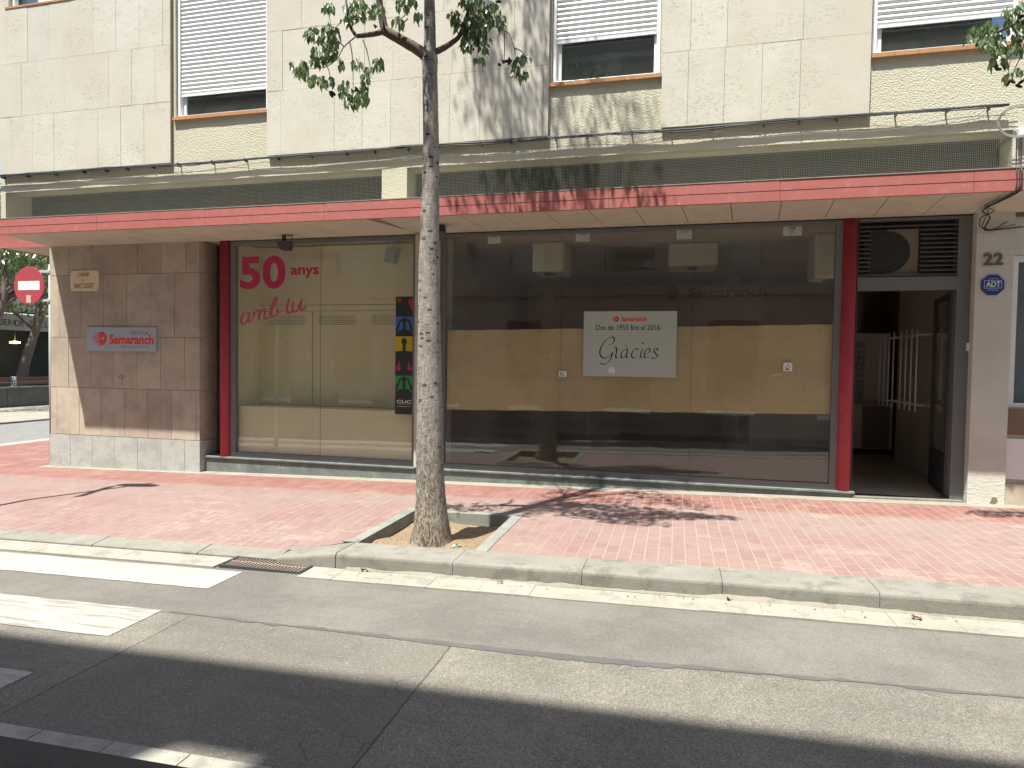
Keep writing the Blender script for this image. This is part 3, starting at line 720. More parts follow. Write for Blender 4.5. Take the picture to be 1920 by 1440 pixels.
# ground floor: pillar, lintel, plinth
mb = MB(); mb.box(-9.50, -6.79, .0, .9, -.5, cz0+.008); mb.box(-9.50, -9.3, .9, 12, -.5, cz0+.008); pil = mb.build('pillar', M['sand'], B)
cladding('stone_slabs', -9.515, -6.775, .285, [.735, .775, .955, .455], .425, M['sand'], y0=-.022, y1=-.001, seed=21, dbl=0, gap=.006, shift=[.30, .07, .25, .05], parent=pil)
cladding('granite_base', -9.53, -6.765, -.30, [.58], .42, M['granite'], y0=-.035, y1=-.001, seed=5, dbl=0, gap=.005, shift=[.02], parent=pil)
mb = MB()   # pillar returns
z = .285
mb2 = MB()
for h in (.735, .775, .955, .455):
    mb.box(-6.789, -6.770, .003, .45, z+.003, z+h-.003)
    for k in range(12): mb2.box(-9.522, -9.501, .003+k, .99+k, z+.003, z+h-.003)
    z += h
mb.build('side_slabs', M['sand'], pil); mb2.build('side_slabs', M['sand'], pil)
mb = MB(); mb.box(-6.789, -6.762, .0, .45, -.3, .279); mb.build('side_granite', M['granite'], pil); mb = MB(); mb.box(-9.535, -9.501, .0, 12, -.5, .279); mb.build('side_granite', M['granite'], pil)
mb = MB(); mb.box(-6.755, 2.03, .06, .40, -.4, .030); 
pl = mb.build('plinth', M['dgranite'], B)
mb = MB(); mb.box(-6.76, 2.04, .035, .40, .031, .056); mb.build('sill_slab', M['dgranite'], pl, bevel=.004)
# grey shutter box in the recess beside the pillar
mb = MB(); mb.box(-6.755, -6.36, .32, .34, .06, cz0)
z = .1
while z < 2.1: mb.box(-6.74, -6.36, .306, .319, z, z+.05); z += .058
mb.box(-6.75, -6.36, .30, .319, 2.16, 2.19); mb.box(-6.75, -6.36, .30, .319, 2.75, 2.78)
mb.build('recess_panel', M['dgray'], B)
# red round columns
for xx in (-6.44, 1.925):
    n = 20; z0 = .057 if xx < 0 else .057
    mb = MB(); mb.tube([(xx, .115, z0), (xx, .115, 1.2), (xx, .115, cz0+.005)], .079, 28); c_ = mb.build('column', M['redc'], B)
    mb = MB(); mb.tube([(xx, .115, z0-.012), (xx, .115, z0+.004)], .055, 20); mb.build('column_foot', M['dark'], c_)
# shop windows
GY = .135
def shopwin(x0, x1, z0, z1, ix0, ix1, iz0, iz1, divs):
    mb = MB(); mb.box(x0, ix0, .10, .17, z0, z1); mb.box(ix1, x1, .10, .17, z0, z1); mb.box(ix0, ix1, .10, .17, z0, iz0); mb.box(ix0, ix1, .10, .17, iz1, z1)
    fr = mb.build('shop_window', M['graym'], B, bevel=.004)
    e = [ix0]+divs+[ix1]
    for a, b in zip(e, e[1:]):
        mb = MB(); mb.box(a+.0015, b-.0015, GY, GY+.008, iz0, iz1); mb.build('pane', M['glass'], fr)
    mb = MB()
    for d_ in divs: mb = MB(); mb.box(d_-.0014, d_+.0014, GY+.001, GY+.007, iz0, iz1); mb.build('glass_joint', M['dark'], fr)
    return fr
def X(px, py, Y): return P(px, py, Y).x
shopwin(X(432,452,.1), X(783,443,.1), .057, cz0, X(441,460,.1), X(775,448,.1), .130, 3.145, [X(601,600,GY)])
shopwin(X(827,440,.1), X(1583,413,.1), .057, cz0, X(836,442,.1), X(1569,413,.1), .125, 3.160, [X(1052,600,GY), X(1298,600,GY)])
# pier between the two shop windows
mb = MB(); mb.box(X(783.5,443,.1), X(826.5,440,.1), .02, .6, .06, cz0+.006); mb.build('window_pier', M['soffit'], B)
# doorway
dx0, dx1 = X(1606,545,.1), X(1794,546,.1)
dz = 2.385
mb = MB()
mb.box(2.012, dx0+.01, .10, .19, .0, cz0); mb.box(dx1, 3.165, .10, .24, 0.0, cz0); mb.box(dx0+.01, dx1, .10, .19, dz, dz+.15); mb.box(dx0+.01, dx1, .10, .19, cz0-.03, cz0)
door = mb.build('doorway', M['graym'], B, bevel=.004)
mb = MB(); mb.box(3.14, 3.162, .06, .099, 1.70, 1.79); mb.build('door_contact', M['alu'], door)
mb = MB(); slab(mb, 2.02, 3.15, .04, .30, .012+.012, -.2); mb.build('threshold', M['kerb'], door)
# louvre grille with the air conditioner window
mb = MB(); z = dz+.165; ax0, ax1 = X(1634,430,.12), X(1727,430,.12); az0, az1 = P(1680,511,.12).z, P(1680,432,.12).z
while z < cz0-.05:
    for a, b in ((dx0+.012, dx1-.002),):
        segs = [(a, b)] if (z+.02 < az0 or z > az1) else [(a, ax0), (ax1, b)]
        for s0, s1 in segs:
            mb.hexa([(s0,.105,z),(s1,.105,z),(s1,.150,z+.022),(s0,.150,z+.022),(s0,.105,z+.006),(s1,.105,z+.006),(s1,.150,z+.028),(s0,.150,z+.028)])
    z += .0505
lv = mb.build('louvre_grille', M['graym'], door)
mb = MB(); mb.box(dx0-.1, dx1+.15, .40, .42, dz+.15, cz0+.01); mb.build('louvre_back', M['dgray'], door)
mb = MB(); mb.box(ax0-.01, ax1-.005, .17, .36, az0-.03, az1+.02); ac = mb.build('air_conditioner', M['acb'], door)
cx, cz_ = (ax0+ax1)/2-.07, (az0+az1)/2
mb = MB(); mb.disc((cx, cz_), .235, .160, .1695, 40); mb.box(ax0-.0095, cx-.01, .161, .1695, az0-.029, az1+.0195); mb.build('fan_opening', M['ink'], ac)
mb = MB()
for k in range(6):
    r = .04*k+.02
    pts = [(cx+r*math.cos(t*math.pi/16), .152, cz_+r*math.sin(t*math.pi/16)) for t in range(33)]; mb.tube(pts, .0022, 4, cap=False)
for k in range(6): t = math.pi*k/6; mb.tube([(cx-.23*math.cos(t), .155, cz_-.23*math.sin(t)), (cx+.23*math.cos(t), .155, cz_+.23*math.sin(t))], .0018, 4)
mb.build('fan_guard', M['dgray'], ac)
# door leaf standing open inwards, hinged at the right
hx, hy = dx1-.005, .20; ang = math.radians(99)
def leaf_pt(u, t_, z): return (hx-math.cos(ang)*u+math.sin(ang)*t_*-1, hy+math.sin(ang)*u-math.cos(ang)*t_, z)
def leafbox(mb, u0, u1, z0, z1, t0=-.02, t1=.02):
    mb.hexa([leaf_pt(u0,t0,z0),leaf_pt(u1,t0,z0),leaf_pt(u1,t1,z0),leaf_pt(u0,t1,z0),leaf_pt(u0,t0,z1),leaf_pt(u1,t0,z1),leaf_pt(u1,t1,z1),leaf_pt(u0,t1,z1)])
mb = MB(); lw_ = .93
leafbox(mb, 0, .06, .05, dz-.02); leafbox(mb, lw_-.06, lw_, .05, dz-.02); leafbox(mb, .061, lw_-.061, .05, .50); leafbox(mb, .061, lw_-.061, dz-.08, dz-.02)
lf = mb.build('door_leaf', M['dark'], door)
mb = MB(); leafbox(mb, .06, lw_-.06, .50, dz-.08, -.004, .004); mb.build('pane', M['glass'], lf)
mb = MB()
for s_ in (-1, 1):
    c_ = Vector(leaf_pt(lw_-.035, s_*.055, 1.07)); mb.tube([Vector(leaf_pt(lw_-.035, s_*.02, 1.07)), c_-Vector((0,0,0))], .012, 10)
    mb.tube([c_, Vector(leaf_pt(lw_-.035, s_*.085, 1.07))], .034, 20); mb.build('door_knob', M['brass'], lf); mb = MB()
# room behind the glass
mb = MB(); mb.quad((-6.7,.18,.02),(3.9,.18,.02),(3.9,6.4,.02),(-6.7,6.4,.02)); mb.build('shop_floor', M['floor'], B)
mb = MB(); mb.box(-6.7, 3.9, .30, 6.4, cz0+.01, cz0+.04); mb.build('shop_ceiling', M['ceil'], B)
mb = MB(); pass
for bx_ in ((-6.9, 4.1, 6.2, 6.38, -.2, cz0), (-3.30, -3.16, .605, 6.19, .02, cz0), (3.9, 4.1, .3, 6.19, -.2, cz0)): mb = MB(); mb.box(*bx_); mb.build('inner_wall', M['brownw'], B)
for bx_ in ((.9, 1.2, 5.0, 5.3, .02, cz0), (-1.8, -1.1, 5.4, 5.6, .02, cz0)): mb = MB(); mb.box(*bx_); mb.build('inner_pillar', M['greyw'], B)
mb = MB(); mb.box(3.40, 3.50, .301, 3.3, .02, 2.9); mb.box(3.18, 3.9, .245, .30, .02, cz0); mb.build('side_partition', M['greyw'], B)
mb = MB(); mb.box(-2.9, 3.2, 4.62, 4.66, 2.18, 3.0); mb.build('fascia_board_inside', M['brownw'], B)
mb = MB(); yb = 4.61
a, b = P(1290,560,yb), P(1438,537,yb); text_into(mb, 'Samaranch', a.x, b.x, a.z+.02, b.z, yb-.003, bold=.03)
a = P(1262,548,yb); mb.disc((a.x, a.z), .12, yb-.004, yb-.001, 28)
mb.build('old_sign_lettering', M['ghost'], B)
# ceiling units hanging inside
for i, (pa, pb, Y, dd) in enumerate((((998,437),(1057,508),.9,.7), ((1254,428),(1346,497),1.3,.7), ((1530,410),(1600,520),.9,.5))):
    A, Bq = P(*pa, Y), P(*pb, Y); mb = MB(); mb.box(A.x, Bq.x, Y, Y+dd, Bq.z+.0, cz0+.005)
    u = mb.build('ceiling_unit', M['boxw'], B, bevel=.03)
    mb = MB(); cxx = (A.x+Bq.x)/2; mb.tube([(cxx, Y+.2, Bq.z-.02), (cxx, Y+.2, Bq.z+.004)], .09, 20); mb.build('lamp_ring', M['dark'], u)

# display case of the left window
dc = thing('display_case', (-4.8, .4, .06), 'beige window display case with slotted back panels behind the lettered glass', 'display case')
x0, x1 = X(436,600,.2), X(779,600,.2)
mb = MB(); mb.box(x0, x1, .205, .62, .062, .80); mb.build('plinth_box', M['beige2'], dc, bevel=.004)
by = .62; lx = X(487,700,by)
mb = MB(); mb.box(lx, x1, by, by+.03, .80, cz0-.01); mb.build('back_panel', M['beige'], dc)
mb = MB(); mb.hexa([(x0-.01,.18,.062),(x0+.015,.18,.062),(lx,by,.062),(lx-.03,by,.062),(x0-.01,.18,cz0-.01),(x0+.015,.18,cz0-.01),(lx,by,cz0-.01),(lx-.03,by,cz0-.01)]); mb.build('side_panel', M['beige'], dc); mb = MB(); mb.box(x1-.0, x1+.02, .18, by+.03, .062, cz0-.01); mb.build('side_panel', M['beige'], dc)
mb = MB()
jz = P(600,572,by).z; jz2 = P(600,583,by).z
mb.box(lx+.001, x1-.001, by-.003, by, jz-.004, jz+.004); mb.box(lx+.001, x1-.001, by-.003, by, jz2-.003, jz2+.003)
jx = X(586,650,by); mb.box(jx-.005, jx+.005, by-.003, by, .801, jz2-.004); mb.box(lx+.001, x1-.001, by-.003, by, .801, .808)
for a, b in ((502,572),(597,667),(697,745)):
    xa, xb = X(a,600,by), X(b,600,by); zt, zb = P(600,593,by).z, P(600,608,by).z
    for k in range(5): zz = zb+(zt-zb)*k/4; mb.box(xa, xb, by-.003, by, zz-.004, zz+.004)
mb.box(X(537,641,by)-.008, X(537,641,by)+.008, by-.004, by, P(537,641,by).z-.012, P(537,641,by).z+.012)
mb.build('slots', M['beiged'], dc)
# spot fixture inside the display case
sp = thing('indoor_projector', (X(735,470,.4), .40, P(735,470,.4).z), 'pale grey projector hanging inside the top right of the display window', 'projector')
a, b = P(722,492,.4), P(748,463,.4)
mb = MB(); mb.hexa([(a.x,.36,a.z),(a.x+.13,.36,a.z-.02),(a.x+.15,.48,a.z-.02),(a.x+.02,.48,a.z),(a.x+.04,.36,b.z),(b.x-.02,.36,b.z-.01),(b.x,.48,b.z-.01),(a.x+.06,.48,b.z)]); mb.build('housing', M['signgrey'], sp, bevel=.004)
mb = MB(); mb.box(b.x-.09, b.x-.075, .41, .43, b.z-.01, cz0+.008); mb.build('bracket', M['signgrey'], sp)

# ------------------------------------------------------------------ lettering on the glass
LY = GY-.002
lt = thing('window_lettering', (P(520,500,LY).x, LY, 2.3), 'crimson vinyl words 50 anys amb tu stuck on the left shop window', 'lettering')
def box_text(mb, txt, px0, py0, px1, py1, y, **kw):
    a = P(px0, (py0+py1)/2, y); b = P(px1, (py0+py1)/2, y); t = P((px0+px1)/2, py0, y); u = P((px0+px1)/2, py1, y)
    text_into(mb, txt, a.x, b.x, u.z, t.z, y, **kw)
mb = MB(); box_text(mb, '50', 450, 479.5, 535.5, 542, LY, bold=.035, space=1.05); mb.build('number', M['vinyl'], lt)
mb = MB(); box_text(mb, 'anys', 545, 501, 598, 521, LY, bold=.03); mb.build('word', M['vinyl'], lt)
mb = MB()
def zs(pts, ox, oy, sc, y): 
    out = []
    for a, b in pts: q = P(ox+a/sc, oy+b/sc, y); out.append((q.x, q.z))
    return out
am = [[(205,808),(165,800),(130,845),(125,900),(155,915),(190,872),(212,800)], [(214,792),(198,862),(203,898),(236,880)],
      [(246,782),(240,890)], [(244,845),(278,782),(308,790),(300,884)], [(304,832),(342,768),(368,778),(362,848),(382,868),(404,846)],
      [(414,832),(432,745),(468,652),(487,660),(468,722),(432,788),(442,836),(478,834),(500,790),(484,758)], [(496,800),(524,800)],
      [(622,648),(592,740),(598,798),(626,806),(654,768)], [(580,690),(652,664)],
      [(664,682),(650,760),(674,797),(708,764),(724,700)], [(748,660),(730,740),(752,776),(790,730)]]
for s_ in am: stroke(mb, zs(s_, 430, 440, 5.486, LY), LY, .016, .044, ang=.35)
mb.build('script', M['vinyl2'], lt)

# ------------------------------------------------------------------ kraft paper and poster
mb = MB(); KYp = GY+.03; n = 40
a0, a1 = P(839,620,KYp), P(839,768,KYp); b0, b1 = P(1566,608,KYp), P(1562,777,KYp)
rnd = random.Random(8)
for i in range(n):
    def pt(u, top):
        x_ = a0.x+(b0.x-a0.x)*u; z_ = (a0.z+(b0.z-a0.z)*u) if top else (a1.z+(b1.z-a1.z)*u); return (x_, KYp+.006*math.sin(u*23)*(.4 if top else 1), z_+.003*math.sin(u*61))
    u, v = i/n, (i+1)/n
    A, Bq, Cq, Dq = pt(u, 0), pt(v, 0), pt(v, 1), pt(u, 1)
    o_ = (0, .0015, 0)
    mb.hexa([A, Bq, tuple(p+q for p, q in zip(Bq, o_)), tuple(p+q for p, q in zip(A, o_)), Dq, Cq, tuple(p+q for p, q in zip(Cq, o_)), tuple(p+q for p, q in zip(Dq, o_))])
tag(mb.build('paper_strip', M['kraft'], origin=(-.6, KYp, 1.4)), 'long band of brown kraft paper taped inside the large shop window', 'paper')
def logo(mb, cx, cz, r, y, stripes=9):
    for k in range(stripes):
        zz = cz-r+2*r*(k+.5)/stripes; hh = r/stripes*.62
        half = math.sqrt(max(0, r*r-(zz-cz)**2)); ext = r*(1.25-.9*abs((zz-cz)/r)**1.2)
        mb.prism([(cx-half*.2-ext-(.3*r if k % 2 else 0), zz-hh*.5), (cx, zz-hh), (cx+half, zz-hh), (cx+half, zz+hh), (cx, zz+hh), (cx-half*.2-ext-(.3*r if k % 2 else 0), zz+hh*.5)], y-.001, y)
    seg = 24
    mb.prism([(cx+r*.96*math.cos(-math.pi/2+math.pi*i/seg)-.0*r, cz+r*.96*math.sin(-math.pi/2+math.pi*i/seg)) for i in range(seg+1)]+[(cx-.3*r, cz+.7*r), (cx-.3*r, cz-.7*r)], y-.0016, y-.0012)
def star(mb, cx, cz, r, y):
    pts = []
    for i in range(8): t = math.pi*i/4; rr_ = r if i % 2 == 0 else r*.33; pts.append((cx+rr_*math.cos(t), cz+rr_*math.sin(t)))
    mb.prism(pts, y-.0006, y)
PY = GY-.004
a, b = P(1095,584,PY), P(1267,708,PY)
po = thing('thanks_poster', ((a.x+b.x)/2, PY, b.z), 'white farewell poster reading Gràcies fixed on the big shop window', 'poster')
mb = MB(); mb.box(a.x, b.x, PY-.001, PY+.002, b.z, a.z); mb.build('sheet', M['poster'], po)
y = PY-.0016
mb = MB(); q = P(1060+762/8, 560+305/8, y); logo(mb, q.x, q.z, .036, y); 
a, b = P(1060+840/8, 560+340/8, y), P(1060+1222/8, 560+272/8, y); text_into(mb, 'Samaranch', a.x, b.x, a.z, b.z, y-.0005, bold=.03); mb.build('red_logo', M['inkred'], po)
mb = MB(); star(mb, q.x+.008, q.z, .016, y-.002); mb.build('star', M['poster'], po)
mb = MB(); a, b = P(1060+462/8, 560+470/8, y), P(1060+1440/8, 560+392/8, y); text_into(mb, 'Des de 1955 fins al 2016.', a.x, b.x, a.z, b.z, y-.0005, bold=.004)
a, b = P(1060+1075/8, 560+268/8, y), P(1060+1165/8, 560+255/8, y); text_into(mb, 'ÒPTICA', a.x, b.x, a.z, b.z, y-.0005); mb.build('small_writing', M['ink'], po); mb = MB()
G = [[(650,695),(705,672),(735,620),(715,578),(665,585),(600,635),(545,710),(518,790),(528,855),(575,890),(635,884),(685,846),(712,800)],
     [(714,796),(696,866),(668,926),(628,966),(575,984),(520,968)],
     [(738,748),(752,730),(768,748),(752,774)], [(772,756),(768,800),(756,850),(762,886),(796,880)], [(768,776),(812,748)],
     [(930,756),(885,768),(845,812),(835,862),(855,890),(895,870),(928,815)], [(938,748),(918,830),(920,884),(950,880)], [(904,692),(932,732)],
     [(1084,775),(1078,750),(1040,758),(1002,808),(994,862),(1022,890),(1070,868)],
     [(1158,750),(1132,830),(1128,884),(1174,872)], [(1158,660),(1166,676)],
     [(1190,842),(1242,814),(1272,774),(1256,750),(1220,760),(1190,808),(1184,860),(1210,890),(1262,866)],
     [(1390,778),(1378,750),(1346,754),(1330,786),(1352,820),(1378,852),(1362,886),(1326,896),(1290,880)]]
for s_ in G: stroke(mb, zs(s_, 1060, 560, 8, y-.001), y-.001, .0045, .016, ang=.5)
q = P(1060+1162/8, 560+668/8, y); mb.disc((q.x, q.z), .010, y-.0015, y-.001, 12)
mb.build('script_word', M['ink'], po)
# small stickers on the glass
def sticker(px, py, w_, h_, label, seed, mat='paper'):
    q = P(px, py, LY-.001); t_ = thing('sticker', (q.x, q.y, q.z-h_/2), label, 'sticker')
    mb = MB(); mb.box(q.x-w_/2, q.x+w_/2, LY-.002, LY-.001, q.z-h_/2, q.z+h_/2); mb.build('backing', M[mat], t_)
    rnd = random.Random(seed); mb = MB()
    for k in range(7):
        u, v = q.x+rnd.uniform(-.38, .2)*w_, q.z+rnd.uniform(-.4, .25)*h_; mb.box(u, u+rnd.uniform(.1, .22)*w_, LY-.003-.0001*k, LY-.0025, v, v+rnd.uniform(.06, .2)*h_)
    mb.build('print', M['ink'] if seed != 3 else M['plred'], t_)
sticker(1055, 701, .10, .075, 'small black and white sticker on kraft paper left of the poster', 1)
sticker(1477, 688, .10, .10, 'small white sticker with red print at the right of the kraft paper', 3)
q = P(1147, 694, PY-.002); mb = MB(); mb.prism([(q.x-.045,q.z-.03),(q.x+.03,q.z-.045),(q.x+.05,q.z+.01),(q.x+.01,q.z+.04),(q.x-.04,q.z+.035)], PY-.004, PY-.003)
tag(mb.build('sticker', M['paper'], origin=tuple(q)), 'torn whitish sticker remains near the bottom of the thanks poster', 'sticker')
q = P(1455, 704, LY); mb = MB()
for k in range(4): mb.prism([(q.x-.06+.03*k, q.z+.006*k-.004), (q.x-.01+.03*k, q.z+.006*k+.002), (q.x-.012+.03*k, q.z+.006*k+.009)], LY-.003, LY-.002)
tag(mb.build('tape_remains', M['paper'], origin=tuple(q)), 'torn white tape scraps on the kraft paper under the red printed sticker', 'tape')
# cards hanging at the top of the big window
for i, (px_, py_, w_) in enumerate(((927,446,27),(1093,442,27),(1283,437,28),(1486,430,31))):
    q = P(px_, py_, GY+.02); wd = w_/150; t_ = thing('number_card', (q.x, GY+.02, q.z-.07), ['white card at the top of the big window, nearest the tree trunk', 'white card at the top of the big window above the thanks poster', 'white card at the top of the big window by the third glass joint', 'white card tied with dark cord near the top right corner of the big window'][i], 'card', 'white cards hung along the top of the big window')
    mb = MB(); mb.box(q.x-wd/2, q.x+wd/2, GY+.02, GY+.022, q.z-.075, q.z+.10); mb.build('card', M['paper'], t_)
    mb = MB(); text_into(mb, ['801','650','620','500'][i], q.x-.03, q.x+.035, q.z+.005, q.z+.028, GY+.0192, bold=.01)
    if i == 3: mb.tube([(q.x-.06, GY+.018, q.z+.08), (q.x-.01, GY+.018, q.z-.05), (q.x+.05, GY+.018, q.z+.08)], .004, 5)
    mb.build('writing', M['ink'], t_)
# tall eyewear poster of coloured squares
EY = LY-.002
a, b = P(743,556,EY), P(774,776,EY); xl, xr = P(741.5,660,EY).x, P(774.5,660,EY).x
ep = thing('eyewear_poster', ((xl+xr)/2, EY, b.z), 'narrow tall poster of coloured squares with black silhouettes on the left window', 'poster')
z1_, z0_ = P(757,556,EY).z, P(757,777,EY).z; H6 = (z1_-z0_)/6
mb = MB(); mb.box(xl, xr, EY-.001, EY+.001, z0_, z1_); mb.build('sheet', M['ink'], ep)
cols = [('poster_red', (.42,.04,.035)), ('poster_blue', (.05,.17,.42)), ('poster_yellow', (.50,.38,.02)), ('poster_pink', (.42,.03,.16)), ('poster_green', (.03,.28,.07))]
for i, (nm, cc) in enumerate(cols):
    zt = z1_-i*H6; zb = zt-H6; mm = plain(nm, cc, .5, .4, .05); mb = MB(); e = .006
    if i == 0:
        xm = (xl+xr)/2
        mb.prism([(xl+.002, zt-.03), (xl+.07, zt-.03), (xl+.085, zt-.06), (xl+.06, zt-.085), (xl+.03, zt-.06)], EY-.0025, EY-.0015); mb.prism([(xr-.002, zt-.03), (xr-.002, zb+.06), (xr-.03, zb+.09), (xr-.075, zt-.08), (xr-.06, zt-.03)], EY-.0025, EY-.0015)
    elif i == 3:
        xm = (xl+xr)/2
        mb.prism([(xl+.015, zb+.075), (xl+.06, zt-.06), (xl+.08, zb+.08), (xl+.065, zb+.06)], EY-.0025, EY-.0015); mb.prism([(xr-.015, zb+.075), (xr-.065, zb+.06), (xr-.08, zb+.08), (xr-.06, zt-.06)], EY-.0025, EY-.0015)
    else: mb.box(xl+.001, xr-.001, EY-.0025, EY-.0015, zb+e, zt-e)
    mb.build('coloured_square', mm, ep)
    if i in (1, 2, 4):
        mb = MB(); xm = (xl+xr)/2; w_ = (xr-xl)
        hz = zt-.055 if i != 2 else zt-.075
        mb.prism([(xm+.040*math.cos(t*math.pi/10), hz+(.045 if i == 2 else .036)*math.sin(t*math.pi/10)) for t in range(20)], EY-.0042, EY-.0032)
        mb.box(xm-.022, xm+.022, EY-.0045, EY-.0033, zb+.03, hz)
        if i == 2: mb.prism([(xl+.001, zb+.001), (xr-.001, zb+.001), (xr-.001, zb+.055), (xm+.03, zb+.065), (xm-.03, zb+.065), (xl+.001, zb+.055)], EY-.0040, EY-.0031)
        else:
            mb.prism([(xl+.001, zb+.001), (xr-.001, zb+.001), (xr-.001, zb+.03), (xm+.058, zb+.082), (xm-.058, zb+.082), (xl+.001, zb+.035)], EY-.0040, EY-.0031)
            for s_ in (-1, 1):
                q_ = [(xm+s_*(w_/2-.004), zb+.045), (xm+s_*(w_/2-.001), zb+.09), (xm+s_*.065, hz+.015), (xm+s_*.03, hz-.0), (xm+s_*.055, hz-.02), (xm+s_*(w_/2-.035), zb+.075)]
                mb.prism(q_ if s_ > 0 else q_[::-1], EY-.0038, EY-.0030)
        mb.build('silhouette', M['ink'], ep)
mb = MB(); zt = z1_-5*H6; text_into(mb, 'CLiC', xl+.025, xr-.02, zt-.115, zt-.07, EY-.003, bold=.02); text_into(mb, 'magnetic eyewear', xl+.03, xr-.03, zt-.135, zt-.124, EY-.003); mb.box(xl+.03, xr-.03, EY-.003, EY-.002, zt-.162, zt-.158)
mb.build('white_writing', M['paper'], ep)

# ------------------------------------------------------------------ signs on the wall
a, b = P(132.5,508,-.03), P(186,545.5,-.03)
t_ = thing('street_name_plate', ((a.x+b.x)/2, -.03, b.z), 'ivory plate reading CARRER DE SANT CUGAT high on the stone pillar', 'street sign')
mb = MB(); mb.box(a.x, b.x, -.040, -.024, b.z, a.z); mb.build('plate', M['ivory'], t_, bevel=.003)
mb = MB(); w_ = b.x-a.x; h_ = a.z-b.z; y = -.042
text_into(mb, 'CARRER', a.x+w_*.28, a.x+w_*.68, a.z-h_*.29, a.z-h_*.10, y, bold=.012); text_into(mb, 'DE', a.x+w_*.43, a.x+w_*.49, a.z-h_*.52, a.z-h_*.42, y); text_into(mb, 'SANT CUGAT', a.x+w_*.15, a.x+w_*.83, a.z-h_*.86, a.z-h_*.62, y, bold=.012)
mb.build('writing', M['plred'], t_)
mb = MB()
for u in (.04, .96):
    for v in (.07, .93): mb.disc((a.x+w_*u, b.z+h_*v), .007, -.0425, -.0402, 10)
mb.build('screws', M['dark'], t_)
a, b = P(163.5,613.5,-.04), P(293.5,659,-.04)
t_ = thing('optician_sign', ((a.x+b.x)/2, -.04, b.z), 'grey rectangular optician sign with red lettering on the stone pillar', 'sign')
mb = MB(); mb.box(a.x, b.x, -.052, -.024, b.z, a.z); mb.build('plate', M['signgrey'], t_, bevel=.002)
def zp(u, v, y=-.054): return P(120+u/5.145, 480+v/5.145, y)
mb = MB(); q = zp(358, 795); logo(mb, q.x, q.z, .105, -.053)
A, Bq = zp(437, 850), zp(864, 760); text_into(mb, 'Samaranch', A.x, Bq.x, A.z, Bq.z, -.0535, bold=.036)
for u0, v0, u1, v1 in ((398,858,412,882),(412,882,440,880),(440,880,452,856),(424,845,428,862)): c0, c1 = zp(u0, v0), zp(u1, v1); stroke(mb, [(c0.x, c0.z), (c1.x, c1.z)], -.0535, .008, .012)
mb.build('red_logo', M['inkred'], t_)
mb = MB(); star(mb, q.x+.035, q.z, .045, -.0552); mb.build('star', M['signgrey'], t_)
mb = MB(); A, Bq = zp(643, 758), zp(815, 726); text_into(mb, 'ÒPTICA', A.x, Bq.x, A.z, Bq.z+.01, -.0535); A, Bq = zp(552, 886), zp(820, 870); text_into(mb, 'optometristes des de 1955', A.x, Bq.x, A.z, Bq.z, -.0535); mb.build('dark_writing', M['bronze'], t_)
# graffiti on the stone
gf = MB()
for s_ in ([(360,985),(400,1040),(395,1090),(400,1170)], [(380,1070),(490,1068)], [(330,1110),(480,1100),(620,1115)]):
    stroke(gf, zs(s_, 120, 480, 5.145, -.0262), -.0262, .005, .007)
tag(gf.build('graffiti', M['tapew'], origin=tuple(zp(450, 1080))), 'faint pale scrawl scratched on the stone under the optician sign', 'graffiti')
gf = MB()
for s_ in ([(560,1120),(562,1180),(556,1250)], [(520,1165),(560,1155),(595,1165),(560,1185),(522,1168)]):
    stroke(gf, zs(s_, 120, 480, 5.145, -.0266), -.0266, .005, .009)
tag(gf.build('graffiti', M['bronze'], origin=tuple(zp(560, 1180))), 'small dark pen scribble on the stone below the right half of the optician sign', 'graffiti')
q = P(1862, 938, -.003); mb = MB(); mb.prism([(q.x-.03,q.z-.03),(q.x+.02,q.z-.035),(q.x+.045,q.z),(q.x+.03,q.z+.03),(q.x-.005,q.z+.035),(q.x-.02,q.z+.005)], -.004, -.001); mb.build('plaster_chip', M['rust'], B)
# number 22 and the alarm sign on the white pier
mb = MB(); mb.box(3.166, 3.530, -.0, .30, -.2, cz0+.006); mb.build('white_pier', M['plaster'], B, bevel=.006)
mb = MB(); box_text(mb, '22', 1845, 474, 1882, 497, -.014, bold=.025, space=1.1)
mb2 = MB(); vs = list(mb.v); fs = list(mb.f); mb2.v = vs+[(a, -.001, c) for a, _, c in vs]; k = len(vs); mb2.f = fs+[tuple(k+i for i in f[::-1]) for f in fs]
from collections import Counter
ed = Counter()
for f in fs:
    for i in range(len(f)): ed[(f[i], f[(i+1) % len(f)])] += 1
for (i, j) in list(ed):
    if (j, i) not in ed: mb2.f.append((i, k+i, k+j, j))
tag(mb2.build('house_number', M['bronze'], origin=tuple(P(1863, 497, 0))), 'dark metal house number 22 on the white pier', 'house number')
q = P(1861, 534.5, -.005); R8 = .118
t_ = thing('alarm_sign', (q.x, -.005, q.z-R8), 'blue octagonal alarm company sign reading ADT under the number 22', 'alarm sign')
mb = MB(); mb.prism([(q.x+R8*math.cos(math.pi/8+math.pi*i/4), q.z+R8*math.sin(math.pi/8+math.pi*i/4)) for i in range(8)], -.016, -.001); mb.build('plate', M['blue'], t_, bevel=.003)
mb = MB(); text_into(mb, 'ADT', q.x-.068, q.x+.072, q.z-.022, q.z+.038, -.018, bold=.03)
for x0_, x1_, z0_2, z1_2 in ((-.085, .085, .047, .051), (-.085, .085, -.036, -.032), (-.085, -.081, -.032, .047), (.081, .085, -.032, .047)): mb.box(q.x+x0_, q.x+x1_, -.0175, -.0165, q.z+z0_2, q.z+z1_2)
text_into(mb, 'Protegido por', q.x-.045, q.x+.045, q.z+.062, q.z+.074, -.0178); text_into(mb, '902 444 440', q.x-.05, q.x+.05, q.z-.062, q.z-.050, -.0178)
mb.build('white_writing', M['paper'], t_)

